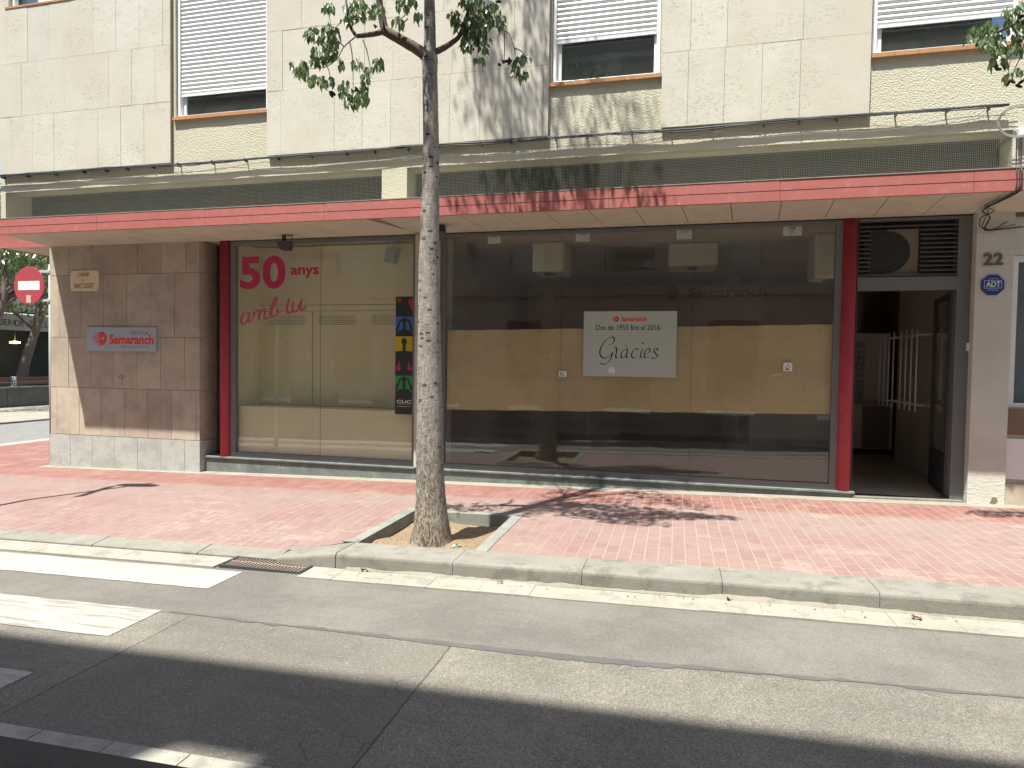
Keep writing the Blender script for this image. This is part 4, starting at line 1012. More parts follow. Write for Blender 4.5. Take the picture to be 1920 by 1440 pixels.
# ------------------------------------------------------------------ lamps under the canopy
def flood(px_, py_, Y, label, turn=0):
    q = P(px_, py_, Y); t_ = thing('floodlight', (q.x, Y, cz0-.01), label, 'floodlight', 'black floodlights hung under the canopy')
    mb = MB(); a = .085
    mb.hexa([(q.x-a*.8,Y-.06,q.z-.055),(q.x+a*.8,Y-.06,q.z-.055),(q.x+a*.7,Y+.05,q.z-.065),(q.x-a*.7,Y+.05,q.z-.065),(q.x-a*1.25,Y-.08,q.z+.055),(q.x+a*1.25,Y-.08,q.z+.055),(q.x+a*.8,Y+.05,q.z+.06),(q.x-a*.8,Y+.05,q.z+.06)])
    mb.build('housing', M['dark'], t_, bevel=.006)
    mb = MB(); mb.box(q.x-.05, q.x-.01, Y-.03, Y+.01, q.z+.062, cz0-.012); mb.tube([(q.x-.05,Y,cz0-.014),(q.x+.09,Y,cz0-.014),(q.x+.09,Y,q.z+.05)], .005, 6); mb.build('bracket', M['dark'], t_)
flood(537, 461, -.25, 'black floodlight hung under the canopy in front of the left window')
q = P(832, 425, -.45); t_ = thing('floodlight', (q.x, -.45, cz0-.01), 'black round spotlight under the canopy peeking from behind the tree trunk', 'floodlight')
mb = MB(); mb.tube([(q.x-.03, -.42, cz0-.03), (q.x-.02, -.5, cz0-.09), (q.x, -.56, cz0-.16)], [.05, .065, .075], 16); mb.build('housing', M['dark'], t_)

# ------------------------------------------------------------------ cables on the façade
rnd = random.Random(12)
mb = MB()
CZ = 4.325
def cab(off, r, amp, seed, y=-.062, x0=-10.6, x1=3.6, step=.25):
    rn = random.Random(seed); pts = []; x_ = x0
    while x_ <= x1+.01: pts.append((x_, y+rn.uniform(-.004, .004), CZ+off+.010*math.sin((x_-x0)*1.1)+.008*math.sin((x_-x0)*2.7+1)+rn.uniform(-amp, amp))); x_ += step
    mb.tube(pts, r, 7)
cab(.002, .010, .004, 1); cab(-.016, .007, .008, 2, -.066); cab(.014, .006, .006, 3, -.058)
bundle = tag(mb.build('cable_bundle', M['cable'], origin=(-3, -.06, CZ)), 'bundle of black cables running along the façade under the stone panels', 'cable')
mb = MB(); x_ = -10.4
while x_ < 3.5:
    mb = MB(); mb.box(x_, x_+.010, -.074, -.0, CZ-.032, CZ+.018); mb.build('clip', M['dark'], bundle); x_ += rnd.uniform(.38, .62)
mb = MB()
for s_, (y_, z_, am_) in enumerate(((-.03, CZ-.10, .03), (-.035, CZ-.135, .035))):
    mb = MB(); pts = []; x_ = -10.3; ph = s_*1.7
    while x_ < 3.5: pts.append((x_, y_, z_+am_*math.sin(x_*1.9+ph)+.02*math.sin(x_*4.1+ph))); x_ += .12
    mb.tube(pts, .0035, 5)
    tag(mb.build('thin_cable', M['cableg'], origin=(-3, -.03, CZ-.1)), ('upper of two thin grey cables sagging in waves below the black bundle', 'lower of two thin grey cables sagging in waves above the mesh openings')[s_], 'cable')
mb = MB()
c_ = P(1908, 228, -.08)
for k in range(3): mb.tube([(c_.x+(.17+.015*k)*math.cos(t*math.pi/14), -.08-.01*k, c_.z+(.15+.012*k)*math.sin(t*math.pi/14)) for t in range(29)], .0045, 5)
tag(mb.build('cable_coil', M['cableg'], origin=tuple(c_)), 'loose coil of grey cable at the right end of the façade', 'cable coil')
mb = MB()
for k, px_ in enumerate((1906, 1911, 1915)):
    tp = P(px_, 250, -.06); b1_ = P(px_+1, 318, cy-.03)
    x_ = b1_.x
    pts = [(tp.x, -.06, tp.z), (tp.x+.01, -.07, 3.60), (x_, cy*.5, cz1+.06), (x_, cy-.03, cz1+.02), (x_+.004, cy-.032, cz0+.05), (x_-.005, cy-.02, cz0-.02)]
    e = P(1868-14*k, 392+4*k, -.25); pts += [(x_-.12, cy*.6, cz0-.05-.01*k), (e.x, -.25, cz0-.035), (P(1840,405,-.1).x+.05*k, -.08, cz0-.06), (P(1840,405,-.1).x+.02*k, -.05, cz0-.16-.02*k), (P(1862,425,-.05).x, -.04, cz0-.2), (P(1900,408,-.05).x+.1*k, -.03, cz0-.08-.04*k)]
    pp = []
    for i in range(len(pts)-1):
        for j in range(4): t = j/4; pp.append(tuple(a*(1-t)+b*t for a, b in zip(pts[i], pts[i+1])))
    sm_ = [pp[0]]+[tuple((pp[i-1][d_]+pp[i][d_]*2+pp[i+1][d_])/4 for d_ in range(3)) for i in range(1, len(pp)-1)]+[pp[-1]]
    mb.tube(sm_, [.0055, .0045, .008][k], 6)
tag(mb.build('hanging_cables', M['cable'], origin=tuple(P(1910, 250, -.06))), 'black cables dropping over the right end of the red fascia and curling under it', 'cable')
q = P(1916, 246, -.06); mb = MB(); mb.box(q.x-.03, q.x+.05, -.07, -.001, q.z-.05, q.z+.04)
tag(mb.build('junction_box', M['alu'], origin=tuple(q), bevel=.006), 'small white junction box beside the coiled cable', 'junction box')

# ================================================================== NEIGHBOUR BUILDING (right)
NB = thing('neighbour_building', (5.5, .1, 0), 'white neighbouring house front at the right edge beyond pier 22', 'building')
zz = lambda py, x_=1900, Y=.08: P(x_, py, Y).z
wx0 = P(1892, 600, .08).x
grid_wall([(wx0, 5.0, zz(765), zz(478))], 3.532, 7.5, .0-.3, cz0+.9, .08, .35).build('wall', M['plaster'], NB)
mb = MB(); a, b = wx0+.005, 4.995; z0, z1 = zz(765)+.004, zz(478)-.004
mb.box(a, a+.075, .10, .16, z0, z1); mb.box(b-.075, b, .10, .16, z0, z1); mb.box(a+.075, b-.075, .10, .16, z0, z0+.05); mb.box(a+.075, b-.075, .10, .16, z1-.07, z1)
wf = mb.build('window', M['white'], NB, bevel=.004)
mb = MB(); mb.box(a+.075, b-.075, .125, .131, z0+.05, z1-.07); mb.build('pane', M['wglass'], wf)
mb = MB(); mb.box(a, b, .3, .31, z0, z1); mb.build('curtain', M['greyw'], wf)
mb = MB(); mb.box(3.535, 5.2, .05, .079, zz(815), zz(766)); mb.build('brown_band', plain('brown_weathered_board', (.20, .14, .10), .8, .2, .3, 5), NB)
mb = MB(); mb.box(3.535, 5.2, .045, .079, -.2, zz(907)); mb.build('stone_base', M['sand'], NB)
mb = MB(); mb.box(wx0-.02, 4.6, .055, .079, zz(898), zz(822)); md = mb.build('meter_door', M['white'], NB, bevel=.004)
mb = MB()
for v in (845, 880): mb.box(wx0-.05, wx0-.0, .04, .054, zz(v)-.02, zz(v)+.02)
mb.build('hinge', M['white'], md)
mb = MB(); mb.box(3.535, 7.5, .05, .079, zz(407), zz(402)); mb.build('moulding', M['bronze'], NB)
mb = MB(); mb.box(3.91, 12, .0, .3, cz0+.9, TOP); mb.build('upper_wall', M['stucco'], NB)
grid = MB(); grid.box(7.5, 12, .08, .35, -.2, cz0+.9); grid.build('side_wall', M['plaster'], NB)

# ================================================================== SHOP INTERIOR THINGS
cb = thing('drawer_cabinet', (2.4, 4.2, .02), 'white drawer cabinet with counter top at the back of the shop', 'cabinet')
mb = MB(); mb.box(1.30, 3.60, 4.15, 4.60, .10, .86); mb.build('carcass', M['cab'], cb)
mb = MB(); mb.box(1.28, 3.62, 4.12, 4.61, .861, .89); mb.build('counter_top', M['greyw'], cb)
for k in range(5):
    x0 = 1.32+.45*k
    if k == 4:
        mb = MB(); mb.box(x0+.01, x0+.43, 4.135, 4.149, .12, .84); mb.build('cabinet_door', M['brownw'], cb); continue
    for j in range(6 if k != 2 else 1):
        hh = .72/(6 if k != 2 else 1); mb = MB(); mb.box(x0+.008, x0+.442, 4.135, 4.149, .12+hh*j+.006, .12+hh*(j+1)-.006); mb.build('drawer', M['cab'], cb)
mp = thing('mirror_display', (3.05, 4.5, .9), 'tall mirrored eyewear display standing on the cabinet seen through the doorway', 'display')
mb = MB(); mb.box(2.75, 3.62, 4.50, 4.56, .891, 2.10); mb.build('panel', M['cab'], mp)
mb = MB(); mb.box(2.92, 3.22, 4.485, 4.499, .96, 1.95); mb.build('mirror', M['signgrey'], mp)
mb = MB(); rn = random.Random(6)
for i in range(6):
    for j in range(18):
        if j % 2 == 0 and rn.random() < .8: mb = MB(); mb.box(2.94+.045*i, 2.965+.045*i, 4.47, 4.483, .98+.052*j, 1.01+.052*j); mb.build('display_hook', M['paper'], mp)
for i in range(8):
    yy = 1.45+.21*i+(.12 if i > 3 else 0)
    mb = MB(); mb.tube([(3.08, yy, .92), (3.08, yy, 2.02)], .011, 8)
    o = mb.build('display_rod', M['alu'], origin=(3.08, yy, .92))
    for za in (1.0, 1.95): mb = MB(); mb.tube([(3.08, yy, za), (3.398, yy, za)], .006, 6); mb.build('wall_arm', M['alu'], o)
    tag(o, 'white vertical eyewear display rod on the side wall inside the doorway', 'display rod', 'display rods on the wall inside the doorway')

# ================================================================== NO-ENTRY SIGN (at the corner)
ns = thing('no_entry_sign', (-9.625, .03, g(-9.6)), 'round red no entry sign on a galvanised pole at the corner of the building', 'traffic sign')
pxx = P(91.5, 700, -.02).x
mb = MB(); mb.tube([(pxx, .02, g(-9.6)-.05), (pxx, .02, 1.5), (pxx+.012, .02, 2.93)], .030, 16); mb.build('pole', M['galv'], ns)
q = P(54.5, 535.5, -.04)
mb = MB(); mb.disc((q.x, q.z), .298, -.045, -.025, 48); dd_ = mb.build('sign_disc', M['signred'], ns, bevel=.004)
mb = MB(); mb.box(q.x-.21, q.x+.215, -.0475, -.0460, q.z-.070, q.z+.070); mb.build('white_bar', M['signwhite'], dd_)
mb = MB(); mb.box(q.x-.05, q.x+.04, -.0475, -.0460, q.z-.27, q.z-.15); mb.build('faded_sticker', M['tapew'], dd_)
mb = MB(); mb.box(q.x-.1, pxx+.035, -.024, -.012, q.z+.20, q.z+.24); mb.box(q.x-.1, pxx+.035, -.024, -.012, q.z-.25, q.z-.21); mb.tube([(pxx, .02, q.z+.19), (pxx, .02, q.z+.25)], .036, 12); mb.tube([(pxx, .02, q.z-.26), (pxx, .02, q.z-.20)], .036, 12); mb.build('bracket', M['galv'], ns)
# sign post just outside the left of the picture: its shadow falls on the pavement
bx_s, by_s = -7.76, -3.07
sp2 = thing('sign_post', (bx_s, by_s, g(bx_s)), 'tall sign post standing on the pavement just beyond the left edge', 'sign post')
mb = MB(); mb.tube([(bx_s, by_s, g(bx_s)-.05), (bx_s, by_s, 6.0)], .036, 12); mb.build('pole', M['galv'], sp2)
mb = MB(); mb.disc((bx_s, 5.66), .30, by_s-.055, by_s-.04, 40); mb.build('sign_disc', M['galv'], sp2)
mb = MB(); mb.hexa([(bx_s+.05+dx_,by_s+dy_,zz_) for zz_ in (4.0,4.34) for dx_, dy_ in ((.08,-.34),(.095,-.335),(-.085,.34),(-.1,.335))]); mb.build('name_plate', M['galv'], sp2)

# ================================================================== TREES
def leaf(mb, p, L, rn, droop=.75):
    d = Vector((rn.uniform(-1, 1), rn.uniform(-1, 1), -droop*2-rn.random())).normalized()
    s_ = d.cross(Vector((rn.uniform(-1, 1), rn.uniform(-1, 1), rn.uniform(-.3, .3)))).normalized(); nn = s_.cross(d)
    w_ = L*.27; n = len(mb.v)
    pts = [p, p+d*L*.30+s_*w_+nn*L*.10, p+d*L*.62+s_*w_*.62+nn*L*.08, p+d*L, p+d*L*.62-s_*w_*.62+nn*L*.08, p+d*L*.30-s_*w_+nn*L*.10, p+d*L*.45]
    mb.v += [tuple(v) for v in pts]
    mb.f += [(n, n+1, n+6), (n+1, n+2, n+6), (n+2, n+3, n+6), (n+3, n+4, n+6), (n+4, n+5, n+6), (n+5, n, n+6)]
T = thing('street_tree', (-2.09, -2.62, g(-2.1)-.06), 'slender bottle tree with pale trunk rising from the square pit in the pavement', 'tree', 'street trees along the kerb')
TY = -2.66
tr = []
for (px_, py_, hw) in ((808,1024,44),(808,1012,40),(809,985,33.5),(808,950,29),(807,900,26.5),(806,850,25.5),(806,780,24),(805,700,22.5),(805,600,21),(804,500,19),(806,420,17.5),(808,330,16),(808,250,14.7),(807,190,14.3),(806,140,14.2),(806,112,15),(806,90,11.5),(806,40,10.5),(805,0,10),(804,-60,9.5),(806,-160,8.5),(800,-320,7),(806,-520,5),(812,-760,3),(808,-950,1.5)):
    q = P(px_, py_, TY+(0 if py_ < 1000 else 0.02)); sc_ = hw/F*(q-Vector((0, CAMY, CAMH))).dot(FW); tr.append((q, sc_))
tp = []; rd = []
for (a, ra), (b, rb) in zip(tr, tr[1:]):
    n_ = max(1, int((b-a).length/.06))
    for i in range(n_): t = i/n_; tp.append(a.lerp(b, t)); rd.append(ra+(rb-ra)*t)
mb = MB(); mb.tube(tp, rd, 28, wob=.035, seed=3)
mb.build('trunk', M['bark'], T)
br = MB(); lv_ = MB(); pods = MB()
def branch(pix, rad, Ys=None, seg=8, mbx=None):
    pts = [P(x_, y_, TY+(Ys[i] if Ys else 0)) for i, (x_, y_) in enumerate(pix)]
    q = catmull3(pts, 5); n_ = len(q); rr = [rad[0]+(rad[1]-rad[0])*i/(n_-1) for i in range(n_)]
    (mbx or br).tube(q, rr, seg, wob=.08, seed=len(br.v)); return q
def catmull3(pts, k):
    if len(pts) < 3: return pts
    q = [pts[0]]+pts+[pts[-1]]; out = []
    for i in range(1, len(q)-2):
        for j in range(k):
            t = j/k; a, b, c, d = q[i-1:i+3]; out.append(.5*((2*b)+(c-a)*t+(2*a-5*b+4*c-d)*t*t+(3*b-a-3*c+d)*t**3))
    out.append(pts[-1]); return out
branch([(806,116),(790,98),(765,82),(740,68),(722,58)], (.050, .042), [0,-.02,-.06,-.1,-.12], 12)
branch([(722,60),(716,30),(711,0),(706,-60),(690,-160),(665,-300)], (.040, .014), [-.12,-.13,-.15,-.2,-.3,-.3], 10)
branch([(722,58),(700,64),(668,68)], (.028, .018), [-.12,-.15,-.2])
branch([(668,68),(655,45),(650,10),(645,-40),(640,-120)], (.016, .006), [-.2,-.22,-.25,-.2,-.2])
branch([(706,52),(701,46)], (.014, .010), [-.12,-.14])
branch([(810,100),(832,90),(850,78),(862,66),(875,30),(890,-20),(915,-90)], (.030, .008), [0,.02,.05,.08,.1,.1,.1], 10)
branch([(806,-160),(850,-260),(900,-400),(930,-560)], (.028, .006), [0,.2,.5,.7]); branch([(803,-250),(740,-360),(700,-500),(690,-660)], (.026, .006), [0,-.2,-.3,-.3]); branch([(806,-420),(870,-560),(900,-720)], (.02, .005), [0,.3,.6])
tw = [[(668,68),(645,88),(632,110),(612,125),(590,128),(565,130)], [(645,88),(630,70),(620,45),(618,22)], [(655,76),(660,100),(662,140),(662,165)], [(680,75),(688,95),(694,125),(700,140)], [(668,110),(675,125),(690,145)],
      [(604,116),(616,130),(620,155)], [(655,35),(640,40),(625,60)], [(700,22),(680,25),(665,25)], [(765,35),(755,45),(748,52)], [(772,10),(760,28),(745,40)],
      [(862,66),(850,50),(845,38)], [(862,66),(880,80),(885,100)], [(875,30),(900,45),(910,80)], [(905,40),(940,55),(955,65),(965,95),(967,125)], [(945,55),(946,95),(946,112)], [(965,90),(980,98),(985,112)], [(875,30),(900,20),(930,40)]]
for i, t_ in enumerate(tw): branch(t_, (.006, .0022), [(-.25 if t_[0][0] < 780 else .1)]*len(t_), 5)
cl = [(593,64,22,18),(618,80,18,32),(598,106,22,18),(560,125,19,12),(566,138,12,12),(586,152,12,13),(610,154,16,11),(646,168,12,16),(657,190,19,13),(681,180,12,20),(670,122,11,9),(687,145,11,18),(708,125,10,17),(617,14,14,11),(668,16,24,18),(648,38,12,10),(672,34,14,8),(702,22,17,16),(748,44,14,13),(752,12,14,12),(784,32,9,10),(774,2,9,8),(662,182,10,9),
      (853,35,13,14),(868,46,18,17),(884,10,26,16),(908,36,20,22),(880,76,20,26),(908,78,12,20),(900,112,10,8),(938,44,11,18),(978,114,16,10),(965,131,10,12),(978,143,12,9),(925,20,16,16),(895,60,20,20),(640,120,6,8)]
rn = random.Random(17)
for (cx_, cy_, rx, ry) in cl:
    n_ = int(rx*ry*.115)+4
    for _ in range(n_):
        while True:
            u, v, w_ = rn.uniform(-1, 1), rn.uniform(-1, 1), rn.uniform(-1, 1)
            if u*u+v*v+w_*w_ < 1: break
        base = (-.25 if cx_ < 790 else .08)
        q = P(cx_+u*rx, cy_+v*ry-5, TY+base+w_*.12); leaf(lv_, q, rn.uniform(.055, .088), rn)
def podc(px_, py_, Y, n_, mbx):
    for k in range(n_):
        c_ = P(px_, py_, Y)+Vector((rn.uniform(-.06, .06), rn.uniform(-.03, .03), rn.uniform(-.02, .02))); d_ = Vector((rn.uniform(-1, 1), rn.uniform(-.5, .5), rn.uniform(-.8, .1))).normalized()
        mbx.tube([c_-d_*.03, c_-d_*.012, c_+d_*.012, c_+d_*.032], [.004, .013, .013, .003], 7)
podc(618, 176, TY-.2, 4, pods); podc(946, 116, TY+.1, 5, pods); podc(925, 8, TY+.1, 5, pods); podc(661, 170, TY-.2, 3, pods)
# crown above the picture, seen as shadow on the façade, the fascia and the pavement
def clump(c_, r_, n_, lr=(.07, .11)):
    cs_ = [Vector((rn.gauss(0, .5)*r_[0], rn.gauss(0, .5)*r_[1], rn.gauss(0, .5)*r_[2])) for _ in range(max(3, n_//20))]
    for k in range(n_):
        q = Vector(c_)+cs_[k % len(cs_)]+Vector((rn.gauss(0, .07), rn.gauss(0, .07), rn.gauss(0, .09))); leaf(lv_, q, rn.uniform(*lr), rn)
    br.tube([Vector((-2.1, -2.62, c_[2]-.9)), Vector(((c_[0]-2.1)/2, (c_[1]-2.62)/2, c_[2]-.35)), Vector(c_)], [.02, .012, .005], 6)
def fillc(c_, r_, n_):
    for k in range(n_):
        while True:
            v = Vector((rn.uniform(-1, 1), rn.uniform(-1, 1), rn.uniform(-1, 1)))
            if v.length < 1: break
        leaf(lv_, Vector(c_)+Vector((v.x*r_[0], v.y*r_[1], v.z*r_[2])), rn.uniform(.08, .12), rn)
for cc_, rr_, nn_ in (((-1.75,-3.40,5.75),(.42,.26,.22),420), ((-1.25,-3.36,5.78),(.40,.27,.22),420), ((-.85,-3.26,5.72),(.36,.20,.18),300), ((-.50,-3.24,5.66),(.28,.12,.12),130), ((-2.2,-3.25,5.9),(.32,.22,.2),160), ((-1.5,-3.0,5.6),(.7,.14,.14),260)): fillc(cc_, rr_, nn_)
for cc_, rr_, nn_ in (((-1.6,-2.85,6.0),(.3,.3,.2),120), ((-1.1,-2.6,6.0),(.32,.34,.2),150), ((-.72,-2.8,6.0),(.26,.28,.2),100), ((-1.35,-2.3,6.1),(.3,.25,.2),90), ((-1.3,-3.72,5.8),(.4,.12,.15),120), ((-2.3,-3.0,6.0),(.2,.2,.15),50)): fillc(cc_, rr_, nn_)
br.tube([Vector((-2.1,-2.62,5.0)), Vector((-1.9,-3.0,5.5)), Vector((-1.3,-3.3,5.75)), Vector((-.5,-3.25,5.68))], [.025,.018,.01,.004], 6)
for zt_ in (2.9, 3.3, 3.7, 4.1, 4.5, 4.9): k = 1.1+.5*(zt_ % .8); clump((-2.12-.466*k, -2.62-k, zt_+2.92*k), (.22, .2, .25), 75)
rw = random.Random(31)
for (xw, zw, n_) in ((-2.3,5.9,110),(-2.4,5.2,120),(-2.15,4.7,130),(-1.75,6.3,110),(-1.85,5.6,120),(-1.05,4.6,110),(-1.4,4.8,70),(-.65,4.45,70),(-1.9,3.9,110),(-1.2,3.6,110),(-.5,3.45,80),(-2.2,3.5,110),(-2.45,4.5,90),(-1.9,4.4,110),(-1.7,3.4,110),(-.9,3.4,90),(-1.85,5.1,90),(-2.6,6.5,120)):
    k = rw.uniform(1.4, 2.7); clump((xw-.466*k, -k, zw+2.92*k), (.34, .26, .3), int(n_*1.25))
for i_ in range(9):
    xf = -2.35+.26*i_; k = rw.uniform(.7, 1.5); clump((xf-.466*k, -.95-k, 3.38+2.92*k), (.2, .10, .12), 60 if i_ not in (2, 6) else 25)
clump((-2.3, -3.1, 8.6), (.9, .6, .8), 260); clump((-2.6, -2.9, 10.2), (.8, .6, .8), 260)
br.build('branches', M['bark2'], T); lv_.build('crown', M['leaf'], T); pods.build('seed_pods', M['pod'], T)
# second tree, out at the right: only hanging foliage enters the picture
T2 = thing('street_tree', (4.6, -2.8, g(4.6)), 'tree at the right edge, only its hanging leaves visible before the right upper window', 'tree', 'street trees along the kerb')
mb = MB(); mb.tube([(4.6,-2.8,-.1),(4.6,-2.8,.3),(4.58,-2.8,1.5),(4.55,-2.8,3.4),(4.5,-2.8,5),(4.5,-2.7,7),(4.5,-2.7,8.6)], [.19,.13,.11,.09,.07,.05,.02], 16, wob=.04); mb.build('trunk', M['bark'], T2)
b2 = MB(); l2 = MB(); p2 = MB()
pr = [Vector((4.55, -2.8, 4.0)), Vector((4.0, -2.78, 4.7)), P(1960, 30, -1.9), P(1915, 40, -1.9), P(1880, 55, -1.9), P(1850, 72, -1.9)]
b2.tube(catmull3(pr, 5), [.035*(1-i/30)+.003 for i in range(26)], 7)
for t_ in ([(1930,60),(1905,75),(1895,110),(1890,140)], [(1960,60),(1925,90),(1900,135),(1896,150)], [(1960,90),(1935,110),(1915,140)]): branch(t_, (.006, .002), [.76]*4, 5, b2)
for (cx_, cy_, rx, ry) in ((1822,68,12,12),(1835,62,16,14),(1852,60,18,18),(1848,84,16,14),(1868,78,14,20),(1872,98,14,18),(1862,110,8,10),(1890,92,16,12),(1905,90,12,10),(1905,55,16,20),(1888,28,12,10),(1882,118,6,10),(1890,145,9,9),(1912,140,8,10),(1858,122,5,6),(1918,70,10,16),(1915,20,12,14),(1960,60,30,40),(1990,20,40,40)):
    for _ in range(int(rx*ry*.125)+3):
        u, v, w_ = rn.uniform(-1, 1), rn.uniform(-1, 1), rn.uniform(-1, 1)
        leaf(l2, P(cx_+u*rx, cy_+v*ry-5, -1.9+w_*.14), rn.uniform(.05, .08), rn)
for k in range(900): q = Vector((4.6, -2.7, 7.3))+Vector((rn.gauss(0, .7), rn.gauss(0, .7), rn.gauss(0, .9))); leaf(l2, q, .09, rn)
podc(1868, 126, -1.9, 2, p2); podc(1898, 157, -1.9, 4, p2); podc(1905, 33, -1.9, 4, p2)
b2.tube([P(1960,60,-1.9)+Vector((.02,0,0)), P(1915,52,-1.9)], .005, 5); b2.build('branches', M['bark2'], T2); l2.build('crown', M['leaf'], T2); p2.build('seed_pods', M['pod'], T2)

# ------------------------------------------------------------------ litter
def litter(px_, py_, z, col, label, seed, name='dry_leaf', cat='leaf', s_=.05):
    r = FW+RV*((px_-960)/F)-UV_*((py_-720)/F); t = (z-CAMH)/r.z; q = Vector((0, CAMY, CAMH))+r*t
    rn = random.Random(seed); mb = MB()
    for k in range(7):
        c_ = q+Vector((rn.uniform(-s_, s_), rn.uniform(-s_, s_)*.6, .004+rn.uniform(0, s_*.5))); a = Vector((rn.uniform(-1, 1), rn.uniform(-1, 1), rn.uniform(-.2, .8))).normalized()*s_*.6; b = a.cross(Vector((rn.uniform(-1, 1), rn.uniform(-1, 1), 1))).normalized()*s_*.28
        mb.quad(c_-a, c_+b, c_+a, c_-b)
    tag(mb.build(name, col, origin=tuple(q)), label, cat)
M['dry'] = plain('dry_brown_leaf', (.14, .08, .045), .8, .2, .3, 20)
litter(1375, 1124, g(.3)+RZ+.02, M['pod'], 'black dried leaf clump in the gutter below the kerb joint', 1, s_=.045)
litter(1716, 1161, g(1.5)+RZ+.02, M['dry'], 'pair of brown dry leaves in the gutter at the right', 2, s_=.035)
litter(682, 1070, g(-2.5)+RZ+.02, M['dry'], 'crumpled dead leaf in the gutter below the tree pit', 3, s_=.03)
litter(937, 1092, g(-1.3)+RZ+.02, M['dry'], 'tiny dry leaf on the white gutter right of the tree', 4, s_=.022)
M['cyan'] = plain('pale_blue_plastic', (.30, .55, .55), .5, .4, .1)
litter(857, 1025, g(-1.9)-.05, M['cyan'], 'scrap of pale blue plastic in the earth of the tree pit', 5, 'plastic_scrap', 'litter', .03)
mb = MB(); rl_ = random.Random(77)
for k in range(70):
    if k < 30: x_, y_ = rl_.uniform(ex0+.03, ex1-.03), rl_.uniform(ey0+.03, ey1-.03); z_ = ez(x_, y_)+.004
    else: x_ = rl_.uniform(-2.6, 4.5); y_ = -3.42-abs(rl_.gauss(0, .05)); z_ = g(x_)+RZ+.018
    r_1 = rl_.uniform(.006, .014); a_ = rl_.uniform(0, 3.14); c1, s1 = math.cos(a_)*r_1, math.sin(a_)*r_1
    n0 = len(mb.v); mb.v += [(x_-c1, y_-s1, z_), (x_+s1*.5, y_-c1*.5, z_+.004), (x_+c1, y_+s1, z_+.002), (x_-s1*.5, y_+c1*.5, z_+.003)]; mb.f.append((n0, n0+1, n0+2, n0+3))
tag(mb.build('leaf_litter', M['dry'], origin=(-2, -3, -.2)), 'scattered crumbs of dry leaf in the tree pit and along the kerb', 'litter', kind='stuff')
mb = MB(); zc_ = g(-2.9)+.004; 
for (px_, py_) in ((683,1012),): 
    mb.prism([(0,0)]*0 or [(-2.83, 0), (-2.7, 0), (-2.7, .01), (-2.83, .01)], -3.03, -2.96); mb.v = [(a, b, c+g(-2.77)+.004) for a, b, c in mb.v]
mb.build('cement_patch', M['edging'])['kind'] = 'structure'

# ================================================================== BACKGROUND ACROSS THE SIDE STREET
pw = thing('planter_wall', (-26.9, 16, g(-26.9)-.1), 'low stone planter wall across the side street', 'wall')
mb = MB(); y_ = 2.0; rnd = random.Random(3)
while y_ < 40: mb.box(-27.3, -26.8, y_+.01, y_+2.19, -.75, .12+rnd.uniform(-.005, .005)); y_ += 2.2
mb.build('stone_blocks', mk_concrete('dark_old_stone', (.15, .14, .11), (.11, .105, .085)), pw)
mb = MB(); mb.box(-27.35, -26.75, 2, 40, .125, .2); mb.build('coping', M['kerb'], pw)
M['wood'] = plain('dark_brown_slats', (.13, .065, .05), .6, .3, .25, 4)
for k in range(2):
    yb_ = 10.25+3.2*k
    bn = thing('park_bench', (-27.1, yb_+1.5, .2), ('dark wooden bench on the planter wall at the extreme left edge', 'dark wooden bench on the planter wall beside the no entry sign pole')[k], 'bench', 'dark wooden benches on the planter wall')
    mb = MB()
    for j in range(3): mb.box(-27.0+.13*0, -26.97, yb_+.05, yb_+3.1, .27+.115*j, .365+.115*j)
    mb.build('backrest', M['wood'], bn)
    mb = MB(); mb.box(-27.6, -27.05, yb_+.05, yb_+3.1, .33, .37); mb.build('seat', M['wood'], bn)
    for e in (.0, 3.1): mb = MB(); mb.box(-27.05, -26.95, yb_+e, yb_+e+.05, .2, .62); mb.build('leg', M['galv'], bn)
# shop with awning behind
BS = thing('bicycle_shop', (-33, 18, -.5), 'dark shop front with a grey awning sign behind the trees across the side street', 'building')
mb = MB(); mb.box(-36, -33, -6, 45, -1, 9); mb.build('wall', M['void'], BS)
mb = MB(); mb.box(-36.0, -32.9, -6, 45, 3.75, 9.2); mb.build('upper_wall', M['greyw'], BS)
aw = MB(); aw.hexa([(-31,4,2.72),(-31,32,2.72),(-32.9,32,3.0),(-32.9,4,3.0),(-31,4,3.5),(-31,32,3.5),(-32.9,32,3.7),(-32.9,4,3.7)]); awn = aw.build('awning', plain('grey_awning_fabric', (.34, .34, .31), .8, .2, .1, 2), BS)
vs, fs = font_mesh('LLOGUER DE BICICLETES', bold=.0)
mb = MB(); ax_ = min(v[0] for v in vs); bx_ = max(v[0] for v in vs); az_ = min(v[1] for v in vs); bz_ = max(v[1] for v in vs)
yA, yB = 14.95, 19.2
mb.v = [(-30.985, yA+(a-ax_)/(bx_-ax_)*(yB-yA), 2.93+(b-az_)/(bz_-az_)*.30) for a, b in vs]; mb.f = list(fs); mb.build('lettering', M['ink'], awn)
M['glow'] = N('lamp_glow'); n_ = M['glow']; n_.b.inputs['Emission Color'].default_value = (1, .72, .35, 1); n_.b.inputs['Emission Strength'].default_value = 6; M['glow'] = n_.done((.9, .7, .4))
r_ = FW+RV*((28-960)/F)-UV_*((642-720)/F); t = (-32.0)/r_.x; q = Vector((0, CAMY, CAMH))+r_*t
lp = thing('shop_lamp', tuple(q), 'small glowing warm lamp in the dark shop front at the far left', 'lamp')
mb = MB(); mb.tube([q+Vector((0,0,-.06)), q+Vector((0,0,-.03)), q+Vector((0,0,.03)), q+Vector((0,0,.06))], [.06, .22, .22, .06], 14); mb.build('bulb', M['glow'], lp)
mb = MB(); mb.tube([q+Vector((0,0,.06)), q+Vector((0,0,1.2))], .02, 6); mb.build('cord', M['dark'], lp)
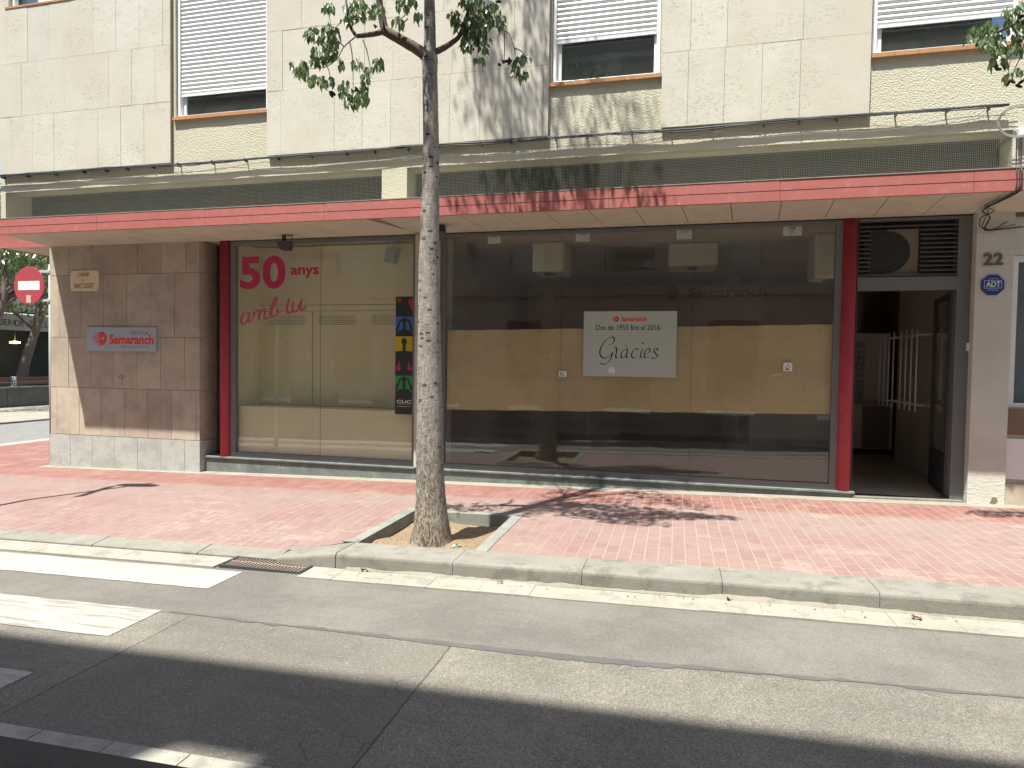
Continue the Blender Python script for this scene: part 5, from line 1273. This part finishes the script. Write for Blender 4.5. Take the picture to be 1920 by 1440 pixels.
# trees across the side street
def bigtree(x_, y_, lab, seed, trunk=None, n_=2600):
    rn = random.Random(seed); t_ = thing('street_tree', (x_, y_, -.5), lab, 'tree', 'leafy trees across the side street')
    mb = MB()
    main = [Vector((x_, y_, -.5)), Vector((x_+.1, y_+.1, 1)), Vector((x_+.2, y_+.5, 2.4)), Vector((x_+.3, y_+.9, 3.8)), Vector((x_+.2, y_+1.0, 5.5))]
    mb.tube(catmull3(main, 4), [.26-.011*i for i in range(17)], 12, wob=.1, seed=seed)
    for k in range(7):
        a = rn.uniform(0, 6.28); L = rn.uniform(1.5, 2.6); s0 = main[2].lerp(main[4], rn.random())
        mb.tube(catmull3([s0, s0+Vector((math.cos(a)*L*.5, math.sin(a)*L*.5, L*.5)), s0+Vector((math.cos(a)*L, math.sin(a)*L, L*.8))], 4), [.10-.009*i for i in range(9)], 7)
    mb.build('trunk', M['bark2'], t_)
    mb = MB(); cs_ = []
    for k in range(60):
        v = Vector((rn.gauss(0, 1), rn.gauss(0, 1), rn.gauss(0, .75))); v = v.normalized()*rn.uniform(.5, 1); cs_.append(Vector((x_+.2, y_+.9, 5.6))+Vector((v.x*2.7, v.y*2.7, v.z*2.3)))
    for k in range(n_):
        q = cs_[k % 60]+Vector((rn.gauss(0, .42), rn.gauss(0, .42), rn.gauss(0, .32))); leaf(mb, q, rn.uniform(.16, .26), rn, .3)
    mb.build('crown', M['leaf2'], t_)
bigtree(-28.6, 15.0, 'leafy tree with leaning trunk behind the bench, nearest the no entry sign', 1)
bigtree(-29.3, 13.0, 'leafy tree at the extreme left edge behind the planter wall', 2)
bigtree(-29.5, 18.6, 'leafy tree mostly hidden behind the stone corner pillar', 3)
bigtree(-24.8, 10.2, 'tree beyond the left edge shading the far pavement', 4)

# ================================================================== OPPOSITE BUILDING (behind the camera: shades the road, mirrored in the glass)
M['opp'] = plain('brownish_render', (.33, .28, .24), .9, .2, .2, .6)
OB = thing('opposite_building', (0, -9.7, 0), 'plain four storey apartment block on the near side of the street', 'building')
holes = []
for fl in range(4):
    for k in range(14):
        x0 = -26.7+2.75*k; z0 = .9+3.15*fl+(0 if fl else -.0)
        holes.append((x0, x0+1.3, z0 if fl else .15, z0+1.5+(.0 if fl else .3)))
H_ = 13.35
HB = 10.0; holes = [h for h in holes if h[3] < HB]
m_ob = grid_wall(holes+[(-4.05, -3.5, 10.2, 11.8), (-3.38, -2.95, 10.2, 11.65)], -28, 13, -.4, H_, -9.7, -9.95)  # openings in the roof screen are invented to throw sun patches on the road
m_ob.build('wall', M['opp'], OB)
mb = MB(); mb.box(-28, 13, -20, -9.951, HB-.3, HB-.05); mb.box(-28, -27.8, -20, -9.951, -.4, HB-.3); mb.box(12.8, 13, -20, -9.951, -.4, HB-.3); mb.box(-28, 13, -20.2, -20, -.4, HB-.05); mb.build('block', M['opp'], OB)
mb = MB()
for (a, b, c, d) in holes: mb.box(a, b, -9.93, -9.90, c, d)
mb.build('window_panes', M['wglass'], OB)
mb = MB()
for (a, b, c, d) in holes:
    if c > 1: mb.box(a-.05, b+.05, -9.89, -9.88, c+(d-c)*.45, d)
mb.build('shutters', M['greyw'], OB)
mb = MB()
for fl in range(1, 4): mb.box(-28, 13, -9.699, -9.45, .45+3.15*fl-.25, .45+3.15*fl-.12)
mb.build('balcony_slabs', M['cement'], OB)
